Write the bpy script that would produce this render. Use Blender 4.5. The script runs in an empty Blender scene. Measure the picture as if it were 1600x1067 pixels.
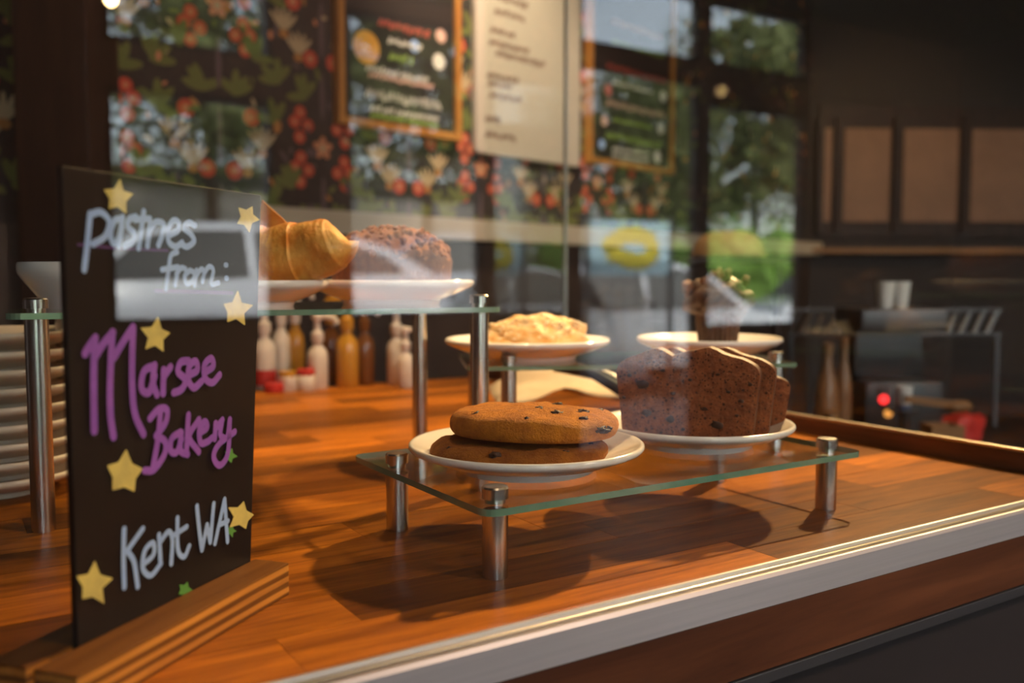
import bpy, bmesh, math, random
from mathutils import Vector, Matrix, noise

random.seed(7)
scene = bpy.context.scene
COL = scene.collection
PI = math.pi

# ------------------------------------------------------------------ camera
F = 1420.0                      # focal length in pixels of the 1600 x 1067 frame
YAW = math.radians(32.5)
TILT = math.atan((533.5 - 435.0) / F)
CAM = Vector((0, 0, .218))      # z = 0 is the wooden counter top
FW = Vector((math.sin(YAW) * math.cos(TILT), math.cos(YAW) * math.cos(TILT), -math.sin(TILT)))
RT = Vector((math.cos(YAW), -math.sin(YAW), 0))
UP = RT.cross(FW)
cam_d = bpy.data.cameras.new('camera')
cam_o = bpy.data.objects.new('camera', cam_d)
COL.objects.link(cam_o)
cam_o.matrix_world = Matrix(((RT.x, UP.x, -FW.x, CAM.x), (RT.y, UP.y, -FW.y, CAM.y), (RT.z, UP.z, -FW.z, CAM.z), (0, 0, 0, 1)))
cam_d.sensor_width = 36
cam_d.lens = F * 36 / 1600
cam_d.clip_start = .02
cam_d.dof.use_dof = True
cam_d.dof.focus_distance = .72
cam_d.dof.aperture_fstop = 4.0
cam_d.dof.aperture_blades = 0
scene.camera = cam_o

# ------------------------------------------------------------------ world, sun, lamps, exposure
world = bpy.data.worlds.new('sky')
scene.world = world
world.use_nodes = True
wn = world.node_tree
wn.nodes.clear()
sky = wn.nodes.new('ShaderNodeTexSky')
sky.sky_type = 'NISHITA'
sky.sun_disc = False
sky.sun_elevation = math.radians(38)
sky.sun_rotation = math.radians(30)
sky.air_density = 1.0
sky.dust_density = 2.0
bgn = wn.nodes.new('ShaderNodeBackground')
bgn.inputs['Strength'].default_value = .60
wo = wn.nodes.new('ShaderNodeOutputWorld')
hs_ = wn.nodes.new('ShaderNodeHueSaturation')     # thin cloud: a paler sky
hs_.inputs['Saturation'].default_value = .45
wn.links.new(sky.outputs[0], hs_.inputs['Color'])
wn.links.new(hs_.outputs[0], bgn.inputs[0])
wn.links.new(bgn.outputs[0], wo.inputs[0])


def lamp(name, kind, loc, target, energy, color, **kw):
    d = bpy.data.lights.new(name, kind)
    d.energy = energy
    d.color = color
    for k, v in kw.items():
        setattr(d, k, v)
    o = bpy.data.objects.new(name, d)
    COL.objects.link(o)
    o.location = loc
    if target is not None:
        o.rotation_euler = (Vector(target) - Vector(loc)).to_track_quat('-Z', 'Y').to_euler()
    return o


WARM = (1.0, .63, .29)
lamp('sun', 'SUN', (0, 5, 9), (1.5, -8, -1), 5.5, (1.0, .95, .88), angle=.02)
# warm ceiling spots of the shop: key from the right and behind, one over the case, one on the papered wall; the later ones are added fill
lamp('shop_or_fill_spot', 'SPOT', (2.25, 1.42, 1.55), (.70, .68, .04), 230, WARM, spot_size=math.radians(33), spot_blend=.9, shadow_soft_size=.045)
lamp('shop_or_fill_spot', 'SPOT', (.75, 1.25, 1.75), (.60, 1.25, .05), 98, (1.0, .68, .36), spot_size=math.radians(46), spot_blend=.9, shadow_soft_size=.06)
lamp('shop_or_fill_spot', 'SPOT', (1.35, 1.75, 1.75), (1.62, 2.72, .55), 56, (1.0, .76, .54), spot_size=math.radians(62), spot_blend=.9, shadow_soft_size=.06)
lamp('shop_or_fill_spot', 'SPOT', (2.9, 1.7, 1.60), (4.05, 2.80, .62), 26, WARM, spot_size=math.radians(60), spot_blend=.8, shadow_soft_size=.06)  # added to brighten the tan panels on the right wall

lamp('shop_or_fill_spot', 'SPOT', (.15, -.75, 1.80), (.62, .72, .05), 22, (1.0, .68, .40), spot_size=math.radians(26), spot_blend=1.0, shadow_soft_size=.09)  # added front fill for the plate fronts and the sign
lamp('shop_or_fill_spot', 'SPOT', (1.55, 1.45, 1.75), (1.88, 1.82, .28), 22, WARM, spot_size=math.radians(24), spot_blend=.9, shadow_soft_size=.05)  # added only to light up the wicker basket
lamp('shop_or_fill_spot', 'SPOT', (1.65, .95, 1.7), (1.85, 1.35, .0), 20, (1.0, .74, .5), spot_size=math.radians(38), spot_blend=.9, shadow_soft_size=.05)  # added to make the cups on the back bar brighter
lamp('added_fill_lamp', 'POINT', (1.9, -1.7, 1.62), None, 62, (1.0, .74, .55), shadow_soft_size=.10)  # added fill; lights the front wall so its reflection lifts the blacks

vs = scene.view_settings
vs.view_transform = 'Standard'
vs.look = 'None'
vs.gamma = 1
vs.use_curve_mapping = False
vs.exposure = 1.1
scene.cycles.max_bounces = 10
scene.cycles.transparent_max_bounces = 24
scene.cycles.sample_clamp_indirect = 6.0
scene.cycles.caustics_reflective = False
scene.cycles.caustics_refractive = False


# ------------------------------------------------------------------ measuring the photograph
def ray(px, py):
    return FW + RT * ((px - 800) / F) + UP * ((533.5 - py) / F)


def on_z(px, py, z=0.0):
    r = ray(px, py)
    return CAM + r * ((z - CAM.z) / r.z)


def on_plane(px, py, p0, n):
    r = ray(px, py)
    return CAM + r * ((Vector(p0) - CAM).dot(n) / r.dot(n))


def at_depth(px, py, d):
    return CAM + ray(px, py) * d


# ------------------------------------------------------------------ object helpers
def link(name, me, parent=None, label=None, cat=None, group=None, kind=None):
    o = bpy.data.objects.new(name, me)
    COL.objects.link(o)
    if parent is not None:
        o.parent = parent
    if label:
        o['label'] = label
    if cat:
        o['category'] = cat
    if group:
        o['group'] = group
    if kind:
        o['kind'] = kind
    return o


def thing(name, label, cat, loc=(0, 0, 0), rz=0.0, group=None):
    o = link(name, None, None, label, cat, group)
    o.empty_display_size = .02
    o.location = loc
    o.rotation_euler = (0, 0, rz)
    return o


def dup(root, loc, rz=0.0, label=None, group=None):
    r = root.copy()
    COL.objects.link(r)
    r.location = loc
    r.rotation_euler = (0, 0, rz)
    if label:
        r['label'] = label
    if group:
        r['group'] = group
    for ch in list(root.children):
        c = ch.copy()
        COL.objects.link(c)
        c.parent = r
        for g in list(ch.children):
            d = g.copy()
            COL.objects.link(d)
            d.parent = c
    return r


class MB:
    """collects vertices and faces, with a material index per face"""

    def __init__(self):
        self.v, self.f, self.m = [], [], []

    def poly(self, pts, mi=0):
        b = len(self.v)
        self.v += [tuple(p) for p in pts]
        self.f.append(tuple(range(b, b + len(pts))))
        self.m.append(mi)

    def box(self, lo, hi, mi=0, mat=None):
        (x0, y0, z0), (x1, y1, z1) = lo, hi
        p = [Vector(q) for q in ((x0, y0, z0), (x1, y0, z0), (x1, y1, z0), (x0, y1, z0), (x0, y0, z1), (x1, y0, z1), (x1, y1, z1), (x0, y1, z1))]
        if mat is not None:
            p = [mat @ q for q in p]
        b = len(self.v)
        self.v += [tuple(q) for q in p]
        for f in ((0, 3, 2, 1), (4, 5, 6, 7), (0, 1, 5, 4), (1, 2, 6, 5), (2, 3, 7, 6), (3, 0, 4, 7)):
            self.f.append(tuple(b + i for i in f))
            self.m.append(mi)

    def prism(self, pts, z0, z1, mi_side=0, mi_cap=0, mat=None):
        n = len(pts)
        b = len(self.v)
        for z in (z0, z1):
            for (x, y) in pts:
                q = Vector((x, y, z))
                if mat is not None:
                    q = mat @ q
                self.v.append(tuple(q))
        self.f.append(tuple(b + i for i in reversed(range(n))))
        self.m.append(mi_cap)
        self.f.append(tuple(b + n + i for i in range(n)))
        self.m.append(mi_cap)
        for i in range(n):
            j = (i + 1) % n
            self.f.append((b + i, b + j, b + n + j, b + n + i))
            self.m.append(mi_side)

    def lathe(self, prof, seg=32, mi=0, mat=None, fn=None):
        """prof: list of (r, z) from bottom axis to top axis"""
        b = len(self.v)
        for (r, z) in prof:
            for k in range(seg):
                a = 2 * PI * k / seg
                q = Vector((r * math.cos(a), r * math.sin(a), z))
                if fn:
                    q = fn(q)
                if mat is not None:
                    q = mat @ q
                self.v.append(tuple(q))
        for i in range(len(prof) - 1):
            for k in range(seg):
                k2 = (k + 1) % seg
                self.f.append((b + i * seg + k, b + i * seg + k2, b + (i + 1) * seg + k2, b + (i + 1) * seg + k))
                self.m.append(mi)
        if prof[0][0] > 1e-5:
            self.f.append(tuple(b + k for k in reversed(range(seg))))
            self.m.append(mi)
        if prof[-1][0] > 1e-5:
            self.f.append(tuple(b + (len(prof) - 1) * seg + k for k in range(seg)))
            self.m.append(mi)

    def tube(self, pts, rad, seg=10, mi=0):
        pts = [Vector(p) for p in pts]
        n = len(pts)
        rads = rad if isinstance(rad, (list, tuple)) else [rad] * n
        b = len(self.v)
        for i, p in enumerate(pts):
            t = (pts[min(i + 1, n - 1)] - pts[max(i - 1, 0)]).normalized()
            a = t.cross(Vector((0, 0, 1)))
            if a.length < .05:
                a = t.cross(Vector((1, 0, 0)))
            a.normalize()
            c = t.cross(a)
            for k in range(seg):
                w = 2 * PI * k / seg
                self.v.append(tuple(p + (a * math.cos(w) + c * math.sin(w)) * rads[i]))
        for i in range(n - 1):
            for k in range(seg):
                k2 = (k + 1) % seg
                self.f.append((b + i * seg + k, b + i * seg + k2, b + (i + 1) * seg + k2, b + (i + 1) * seg + k))
                self.m.append(mi)
        self.f.append(tuple(b + k for k in reversed(range(seg))))
        self.m.append(mi)
        self.f.append(tuple(b + (n - 1) * seg + k for k in range(seg)))
        self.m.append(mi)

    def blob(self, c, r, sub=2, amp=.2, freq=3.0, mi=0, seed=0.0, flat_below=None):
        bm = bmesh.new()
        bmesh.ops.create_icosphere(bm, subdivisions=sub, radius=1)
        b = len(self.v)
        r = Vector(r) if not isinstance(r, (int, float)) else Vector((r, r, r))
        for v in bm.verts:
            d = v.co.normalized()
            k = 1 + amp * noise.noise(d * freq + Vector((seed, seed * 1.7, -seed)))
            q = Vector((d.x * r.x * k, d.y * r.y * k, d.z * r.z * k)) + Vector(c)
            if flat_below is not None and q.z < flat_below:
                q.z = flat_below
            self.v.append(tuple(q))
        for f in bm.faces:
            self.f.append(tuple(b + v.index for v in f.verts))
            self.m.append(mi)
        bm.free()

    def mesh(self, name, mats, smooth=False, bevel=0.0, angle=40):
        me = bpy.data.meshes.new(name)
        me.from_pydata(self.v, [], self.f)
        for m in (mats if isinstance(mats, (list, tuple)) else [mats]):
            me.materials.append(m)
        me.polygons.foreach_set('material_index', self.m)
        bm = bmesh.new()
        bm.from_mesh(me)
        bmesh.ops.remove_doubles(bm, verts=bm.verts, dist=1e-6)
        bmesh.ops.recalc_face_normals(bm, faces=bm.faces)
        if bevel > 0:
            eds = [e for e in bm.edges if len(e.link_faces) == 2 and e.calc_face_angle(0) > math.radians(30)]
            bmesh.ops.bevel(bm, geom=eds, offset=bevel, segments=2, profile=.6, affect='EDGES', clamp_overlap=True)
        bm.to_mesh(me)
        bm.free()
        if smooth:
            me.polygons.foreach_set('use_smooth', [True] * len(me.polygons))
            if angle < 180:
                me.set_sharp_from_angle(angle=math.radians(angle))
        return me

    def build(self, name, mats, parent=None, smooth=False, bevel=0.0, angle=40, **kw):
        return link(name, self.mesh(name, mats, smooth, bevel, angle), parent, **kw)


def frame_xy(origin, u):
    """matrix of a local frame: x along u (horizontal), y horizontal at right angles, z up"""
    u = Vector((u[0], u[1], 0)).normalized()
    v = Vector((-u.y, u.x, 0))
    return Matrix(((u.x, v.x, 0, origin[0]), (u.y, v.y, 0, origin[1]), (0, 0, 1, origin[2]), (0, 0, 0, 1)))


# ------------------------------------------------------------------ materials
def new_mat(name):
    m = bpy.data.materials.new(name)
    m.use_nodes = True
    nt = m.node_tree
    nt.nodes.clear()
    out = nt.nodes.new('ShaderNodeOutputMaterial')
    return m, nt, out


def node(nt, typ, **inp):
    n = nt.nodes.new(typ)
    for k, v in inp.items():
        k2 = k.replace('_', ' ')
        if k2 in n.inputs:
            n.inputs[k2].default_value = v
        else:
            setattr(n, k, v)
    return n


def rgba(c):
    return (c[0], c[1], c[2], 1)


def ramp(nt, fac, stops):
    r = nt.nodes.new('ShaderNodeValToRGB')
    el = r.color_ramp.elements
    while len(el) < len(stops):
        el.new(.5)
    for e, (p, c) in zip(el, stops):
        e.position = p
        e.color = rgba(c)
    nt.links.new(fac, r.inputs[0])
    return r


def plain(name, c, rough=.5, metal=0.0, c2=None, scale=40.0, bump=0.0, bscale=None, spec=None, coat=0.0, stretch=(1, 1, 1), sss=0.0, dist=.002, pores=0.0):
    m, nt, out = new_mat(name)
    p = node(nt, 'ShaderNodeBsdfPrincipled', Roughness=rough, Metallic=metal)
    p.inputs['Base Color'].default_value = rgba(c)
    if spec is not None:
        p.inputs['Specular IOR Level'].default_value = spec
    p.inputs['Coat Weight'].default_value = coat
    tc = node(nt, 'ShaderNodeTexCoord')
    mp = node(nt, 'ShaderNodeMapping')
    mp.inputs['Scale'].default_value = stretch
    nt.links.new(tc.outputs['Object'], mp.inputs[0])
    if c2 is not None:
        n = node(nt, 'ShaderNodeTexNoise', Scale=scale, Detail=5.0, Roughness=.6)
        nt.links.new(mp.outputs[0], n.inputs['Vector'])
        r = ramp(nt, n.outputs['Fac'], [(.35, c), (.65, c2)])
        col = r.outputs[0]
        if pores:
            for (vs_, thr) in ((pores, .22), (pores * 2.3, .30)):
                vo = node(nt, 'ShaderNodeTexVoronoi', Scale=vs_)
                nt.links.new(mp.outputs[0], vo.inputs['Vector'])
                rp = ramp(nt, vo.outputs['Distance'], [(thr * .6, (.25, .22, .20)), (thr, (1, 1, 1))])
                mx = node(nt, 'ShaderNodeMix', data_type='RGBA', blend_type='MULTIPLY')
                mx.inputs[0].default_value = 1.0
                nt.links.new(col, mx.inputs[6])
                nt.links.new(rp.outputs[0], mx.inputs[7])
                col = mx.outputs[2]
        nt.links.new(col, p.inputs['Base Color'])
    if bump:
        n2 = node(nt, 'ShaderNodeTexNoise', Scale=bscale or scale, Detail=6.0, Roughness=.65)
        nt.links.new(mp.outputs[0], n2.inputs['Vector'])
        b = node(nt, 'ShaderNodeBump', Strength=bump, Distance=dist)
        nt.links.new(n2.outputs['Fac'], b.inputs['Height'])
        nt.links.new(b.outputs[0], p.inputs['Normal'])
    if sss:
        p.inputs['Subsurface Weight'].default_value = sss
        p.inputs['Subsurface Radius'].default_value = (.006, .003, .0015)
    nt.links.new(p.outputs[0], out.inputs[0])
    return m


def wood(name, dark, light, rough=.3, axis=0, scale=9.0, per_object=0.0, ring=0.0, coat=.0, spec=.28):
    m, nt, out = new_mat(name)
    p = node(nt, 'ShaderNodeBsdfPrincipled', Roughness=rough)
    p.inputs['Specular IOR Level'].default_value = spec
    p.inputs['Coat Weight'].default_value = coat
    p.inputs['Coat Roughness'].default_value = .12
    tc = node(nt, 'ShaderNodeTexCoord')
    oi = node(nt, 'ShaderNodeObjectInfo')
    mul = node(nt, 'ShaderNodeVectorMath', operation='MULTIPLY')
    mul.inputs[1].default_value = (3.1, 7.7, 5.3)
    comb = node(nt, 'ShaderNodeCombineXYZ')
    for i in range(3):
        nt.links.new(oi.outputs['Random'], comb.inputs[i])
    nt.links.new(comb.outputs[0], mul.inputs[0])
    add = node(nt, 'ShaderNodeVectorMath', operation='ADD')
    nt.links.new(tc.outputs['Object'], add.inputs[0])
    nt.links.new(mul.outputs[0], add.inputs[1])
    mp = node(nt, 'ShaderNodeMapping')
    s = [11.0, 11.0, 11.0]
    s[axis] = 1.0
    mp.inputs['Scale'].default_value = s
    nt.links.new(add.outputs[0], mp.inputs[0])
    n = node(nt, 'ShaderNodeTexNoise', Scale=scale, Detail=7.0, Roughness=.62, Distortion=.6)
    nt.links.new(mp.outputs[0], n.inputs['Vector'])
    mid = [(a + b) / 2 for a, b in zip(dark, light)]
    r = ramp(nt, n.outputs['Fac'], [(.28, dark), (.5, mid), (.72, light)])
    col = r.outputs[0]
    if ring:
        w = node(nt, 'ShaderNodeTexWave', Scale=ring, Distortion=1.6, Detail=2.0)
        w.bands_direction = 'Z'
        w.inputs['Detail Scale'].default_value = 1.2
        mp2 = node(nt, 'ShaderNodeMapping')
        s2 = [1.0, 1.0, 1.0]
        s2[axis] = .12
        mp2.inputs['Scale'].default_value = s2
        nt.links.new(tc.outputs['Object'], mp2.inputs[0])
        nt.links.new(mp2.outputs[0], w.inputs['Vector'])
        r2 = ramp(nt, w.outputs['Fac'], [(.25, (.18, .14, .12)), (.7, (1, 1, 1))])
        mx = node(nt, 'ShaderNodeMix', data_type='RGBA', blend_type='MULTIPLY')
        mx.inputs[0].default_value = .85
        nt.links.new(col, mx.inputs[6])
        nt.links.new(r2.outputs[0], mx.inputs[7])
        col = mx.outputs[2]
    if per_object:
        hs = node(nt, 'ShaderNodeHueSaturation')
        mr = node(nt, 'ShaderNodeMapRange')
        mr.inputs['To Min'].default_value = 1 - per_object
        mr.inputs['To Max'].default_value = 1 + per_object
        nt.links.new(oi.outputs['Random'], mr.inputs['Value'])
        nt.links.new(mr.outputs[0], hs.inputs['Value'])
        nt.links.new(col, hs.inputs['Color'])
        col = hs.outputs[0]
    nt.links.new(col, p.inputs['Base Color'])
    b = node(nt, 'ShaderNodeBump', Strength=.12, Distance=.0006)
    nt.links.new(n.outputs['Fac'], b.inputs['Height'])
    nt.links.new(b.outputs[0], p.inputs['Normal'])
    nt.links.new(p.outputs[0], out.inputs[0])
    return m


def pane_glass(name, tint=(.97, .985, .975), ior=1.5, gain=1.0):
    """clear sheet: straight-through light plus a Fresnel reflection on either face"""
    m, nt, out = new_mat(name)
    t = node(nt, 'ShaderNodeBsdfTransparent')
    t.inputs[0].default_value = rgba(tint)
    g = node(nt, 'ShaderNodeBsdfGlossy', Roughness=.0)
    g.inputs['Color'].default_value = (1, 1, 1, 1)
    geo = node(nt, 'ShaderNodeNewGeometry')
    mr = node(nt, 'ShaderNodeMapRange')
    mr.inputs['To Min'].default_value = ior
    mr.inputs['To Max'].default_value = 1 / ior
    nt.links.new(geo.outputs['Backfacing'], mr.inputs['Value'])
    fr = node(nt, 'ShaderNodeFresnel')
    nt.links.new(mr.outputs[0], fr.inputs['IOR'])
    mu = node(nt, 'ShaderNodeMath', operation='MULTIPLY', use_clamp=True)
    mu.inputs[1].default_value = gain
    nt.links.new(fr.outputs[0], mu.inputs[0])
    mx = node(nt, 'ShaderNodeMixShader')
    nt.links.new(mu.outputs[0], mx.inputs[0])
    nt.links.new(t.outputs[0], mx.inputs[1])
    nt.links.new(g.outputs[0], mx.inputs[2])
    nt.links.new(mx.outputs[0], out.inputs[0])
    return m


def glow(name, c, strength):
    m, nt, out = new_mat(name)
    e = node(nt, 'ShaderNodeEmission', Strength=strength)
    e.inputs[0].default_value = rgba(c)
    nt.links.new(e.outputs[0], out.inputs[0])
    return m


M = {}
M['plank'] = wood('butcher_block_wood', (.150, .041, .005), (.46, .145, .012), rough=.38, axis=0, scale=9.0, per_object=.55, coat=.0, spec=.06)
M['fascia'] = wood('walnut_fascia_wood', (.055, .018, .008), (.15, .050, .020), rough=.42, axis=0, scale=3.2)
M['block'] = wood('grained_block_wood', (.34, .11, .018), (.85, .36, .06), rough=.5, axis=0, scale=5.0, ring=42.0)
M['rail_wood'] = wood('side_rail_wood', (.09, .035, .018), (.20, .08, .04), rough=.35, axis=1, scale=5.0)
M['frame_wood'] = wood('picture_frame_wood', (.38, .14, .03), (.60, .26, .06), rough=.5, axis=2, scale=4.0)
M['dark_wood'] = wood('dark_stained_wood', (.018, .010, .008), (.045, .022, .015), rough=.5, axis=2, scale=4.0)
M['ledge_wood'] = wood('oiled_ledge_wood', (.20, .09, .035), (.36, .18, .07), rough=.45, axis=0, scale=4.0)
M['steel'] = plain('brushed_steel', (.60, .57, .55), rough=.26, metal=1, bump=.08, bscale=260, stretch=(1, 1, .03))
M['steel_rail'] = plain('brushed_steel_rail', (.86, .80, .81), rough=.34, metal=.72, c2=(.78, .73, .74), scale=300, stretch=(.02, 1, 1))
M['brass_bead'] = plain('glazing_bead_metal', (.50, .44, .36), rough=.34, metal=1)
M['dark_steel'] = plain('dark_painted_steel', (.09, .085, .09), rough=.4, metal=.6)
M['pane'] = pane_glass('front_pane_glass')
M['side_pane'] = pane_glass('dimmed_reflection_glass', gain=.4)  # reflection turned down to mute stray mirror images
M['shelf_glass'] = pane_glass('shelf_glass', tint=(.93, .965, .95))
M['glass_edge'] = plain('green_glass_edge', (.10, .25, .18), rough=.12, c2=(.24, .32, .21), scale=9, spec=.8)
M['bright_edge'] = plain('polished_glass_edge', (.55, .58, .56), rough=.15, spec=.8)
M['ceramic'] = plain('white_glazed_ceramic', (.88, .83, .78), rough=.16, spec=.6, coat=.3)
M['cream_plate'] = plain('cream_ceramic', (.68, .56, .44), rough=.35)
M['chalkboard'] = plain('black_chalkboard', (.013, .009, .009), rough=.34, spec=.22, c2=(.019, .014, .013), scale=14)
M['chalk_blue'] = plain('pale_blue_paint_marker', (.36, .52, .86), rough=.7, c2=(.30, .45, .80), scale=60)
M['chalk_purple'] = plain('purple_paint_marker', (.32, .10, .52), rough=.7, c2=(.25, .075, .44), scale=60)
M['chalk_violet'] = plain('dark_violet_paint_marker', (.09, .03, .16), rough=.7)
M['chalk_yellow'] = plain('yellow_paint_marker', (.76, .60, .16), rough=.7, c2=(.58, .46, .14), scale=90)
M['chalk_green'] = plain('green_paint_marker', (.10, .30, .05), rough=.7)
M['chalk_shadow'] = plain('blue_outline_paint', (.10, .14, .42), rough=.7)
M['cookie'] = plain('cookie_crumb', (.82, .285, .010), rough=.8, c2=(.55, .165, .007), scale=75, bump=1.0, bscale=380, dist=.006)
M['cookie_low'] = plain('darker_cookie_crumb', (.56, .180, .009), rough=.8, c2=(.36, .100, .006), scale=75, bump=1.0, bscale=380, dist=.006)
M['choc'] = plain('dark_chocolate', (.028, .011, .007), rough=.62, c2=(.06, .022, .012), scale=90)
M['loaf'] = plain('chocolate_loaf_crumb', (.32, .098, .030), rough=.88, c2=(.18, .050, .017), scale=110, bump=1.0, bscale=240, dist=.004, pores=130.0)
M['loaf_crust'] = plain('chocolate_loaf_crust', (.17, .05, .02), rough=.5, c2=(.085, .026, .012), scale=70, bump=.6, bscale=180)
M['croissant'] = plain('golden_croissant_crust', (.76, .235, .012), rough=.42, c2=(.90, .47, .10), scale=30, bump=.7, bscale=120, coat=.15, dist=.003)
M['croissant_dark'] = plain('browned_croissant_tip', (.42, .11, .02), rough=.5, c2=(.30, .07, .015), scale=60)
M['crumb'] = plain('cinnamon_crumb', (.34, .125, .045), rough=.85, c2=(.20, .06, .022), scale=120, bump=1.0, bscale=220)
M['cake_side'] = plain('dark_cake_side', (.17, .055, .022), rough=.85, c2=(.10, .03, .014), scale=120, bump=.8, bscale=220)
M['scone'] = plain('glazed_pale_pastry', (.66, .34, .10), rough=.6, c2=(.80, .60, .34), scale=70, bump=.9, bscale=160)
M['almond'] = plain('pale_almond_flake', (.82, .64, .42), rough=.6)
M['muffin'] = plain('dark_chocolate_muffin', (.085, .035, .020), rough=.7, c2=(.04, .017, .011), scale=90, bump=.9, bscale=180)
M['muffin_top'] = plain('chocolate_shard', (.22, .095, .045), rough=.5, c2=(.09, .036, .018), scale=90)
M['white_plastic'] = plain('white_pump_plastic', (.74, .66, .58), rough=.35)
M['amber'] = plain('amber_syrup', (.55, .27, .03), rough=.15, spec=.7, coat=.4)
M['dark_amber'] = plain('dark_syrup', (.16, .06, .015), rough=.15, spec=.7, coat=.4)
M['red_label'] = plain('red_label_paper', (.55, .03, .025), rough=.5)
M['blue_dark'] = plain('blue_cloth', (.03, .05, .12), rough=.8)
M['paper_cream'] = plain('cream_paper', (.52, .42, .30), rough=.75, c2=(.44, .34, .23), scale=14)
M['black_plastic'] = plain('black_plastic', (.012, .011, .012), rough=.35)
M['board_black'] = plain('menu_board_black', (.022, .016, .015), rough=.55)
M['menu_cream'] = plain('cream_menu_card', (.58, .49, .40), rough=.65)
M['menu_ink'] = plain('brown_menu_ink', (.13, .055, .035), rough=.8)
M['chalk_red'] = plain('red_chalk', (.55, .10, .07), rough=.8)
M['chalk_white'] = plain('white_chalk', (.72, .66, .58), rough=.8)
M['chalk_lime'] = plain('lime_chalk', (.30, .42, .08), rough=.8)
M['chalk_orange'] = plain('orange_chalk', (.72, .34, .05), rough=.8)
M['chalk_pink'] = plain('pink_chalk', (.72, .42, .34), rough=.8)
M['wallpaper'] = plain('dark_wallpaper_ground', (.022, .016, .016), rough=.8, c2=(.034, .026, .022), scale=30)
M['wp_red'] = plain('wallpaper_red_print', (.52, .06, .03), rough=.8)
M['wp_peach'] = plain('wallpaper_peach_print', (.60, .22, .11), rough=.8)
M['wp_cream'] = plain('wallpaper_cream_print', (.48, .34, .20), rough=.8)
M['wp_green'] = plain('wallpaper_olive_print', (.13, .14, .035), rough=.8)
M['wp_stem'] = plain('wallpaper_mauve_print', (.10, .065, .075), rough=.8)
M['wp_ochre'] = plain('wallpaper_ochre_print', (.42, .17, .045), rough=.8)
M['wainscot'] = plain('dark_brown_wainscot', (.035, .021, .016), rough=.6, c2=(.05, .03, .022), scale=9)
M['ledge'] = plain('painted_ledge', (.52, .42, .32), rough=.6)
M['dark_wall'] = plain('dark_brown_wall_paint', (.020, .012, .011), rough=.7)
M['front_wall'] = plain('front_wall_veil_brown', (.20, .12, .095), rough=.8, c2=(.17, .10, .08), scale=3)  # brown picked so the wall's reflection lays a warm veil on the pane
M['tan_panel'] = plain('tan_cabinet_panel', (.26, .135, .085), rough=.6, c2=(.21, .11, .07), scale=6)
M['ceiling'] = plain('dark_ceiling_paint', (.03, .024, .022), rough=.8)
M['floor'] = plain('dark_floor', (.05, .035, .028), rough=.5, c2=(.03, .022, .018), scale=4)
M['wicker'] = plain('tan_wicker', (.52, .34, .19), rough=.7, c2=(.40, .25, .13), scale=60, bump=.6)
M['white_cup'] = plain('white_cup_ceramic', (.70, .68, .66), rough=.3)
M['blue_glaze'] = plain('blue_glaze', (.07, .12, .26), rough=.3)
M['copper'] = plain('brown_bottle', (.22, .11, .05), rough=.3)
M['red_light'] = glow('red_indicator', (1, .03, .03), 1.6)
M['amber_light'] = glow('amber_indicator', (1, .38, .08), .6)
M['bulb'] = glow('warm_bulb', (1, .62, .25), 4.0)


# ------------------------------------------------------------------ the room shell
ZF, ZC = -.95, 1.95             # floor and ceiling
YG = .46                        # plane of the front pane
WU = Vector((math.sin(math.radians(75.4)), math.cos(math.radians(75.4)), 0))     # run of the papered wall
WP = at_depth(800, 435, 3.0)
WN = Vector((WU.y, -WU.x, 0))   # towards the room
WPZ = Vector((WP.x, WP.y, 0))


def wall_st(px, py):
    p = on_plane(px, py, WP, WN)
    return (p - WPZ).dot(WU), p.z


WM = Matrix(((WU.x, -WN.x, 0, WP.x), (WU.y, -WN.y, 0, WP.y), (0, 0, 1, 0), (0, 0, 0, 1)))   # local: x along wall, -y into room, z up

s_left, s_right = -3.2, wall_st(1262, 300)[0]
b = MB()
b.box((s_left, 0, ZF), (s_right + .1, .12, ZC))
wall_back = b.build('wall_back', M['wallpaper'], kind='structure')
wall_back.matrix_world = WM
CORNER = WM @ Vector((s_right, 0, 0))
# right wall, facing the camera
RU = Vector((math.cos(math.radians(30)), -math.sin(math.radians(30)), 0))
RN = Vector((-RU.y, RU.x, 0)) * -1
RM = Matrix(((RU.x, -RN.x, 0, CORNER.x), (RU.y, -RN.y, 0, CORNER.y), (0, 0, 1, 0), (0, 0, 0, 1)))


def right_st(px, py):
    p = on_plane(px, py, CORNER, RN)
    return (p - CORNER).dot(RU), p.z


b = MB()
b.box((-.05, 0, ZF), (3.4, .12, ZC))
wall_right = b.build('wall_right', M['dark_wall'], kind='structure')
wall_right.matrix_world = RM
p_end = RM @ Vector((3.4, 0, 0))
XR = p_end.x + .02
b = MB()
b.box((XR, -3.4, ZF), (XR + .12, p_end.y + .1, ZC))
b.build('wall_side', M['dark_wall'], kind='structure')
pl = WM @ Vector((s_left, 0, 0))
XL = -2.0
b = MB()
b.box((XL - .12, -3.4, ZF), (XL, pl.y + .4, ZC))
b.build('wall_left', M['dark_wall'], kind='structure')
b = MB()
b.box((XL - .2, -3.4, ZF - .1), (XR + .2, 4.6, ZF))
b.build('floor', M['floor'], kind='structure')
b = MB()
b.box((XL - .2, -3.4, ZC), (XR + .2, 4.6, ZC + .12))
b.build('ceiling', M['ceiling'], kind='structure')

# front wall with the shop windows behind the camera; all but the first are what the case's pane reflects
YW = -3.2
YM = 2 * YG - YW


def mirrored(px, py, y):
    """the point at depth y outside that the pane shows at this pixel"""
    r = ray(px, py)
    q = CAM + r * ((2 * YG - y) / r.y)
    return Vector((q.x, y, q.z))


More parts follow.
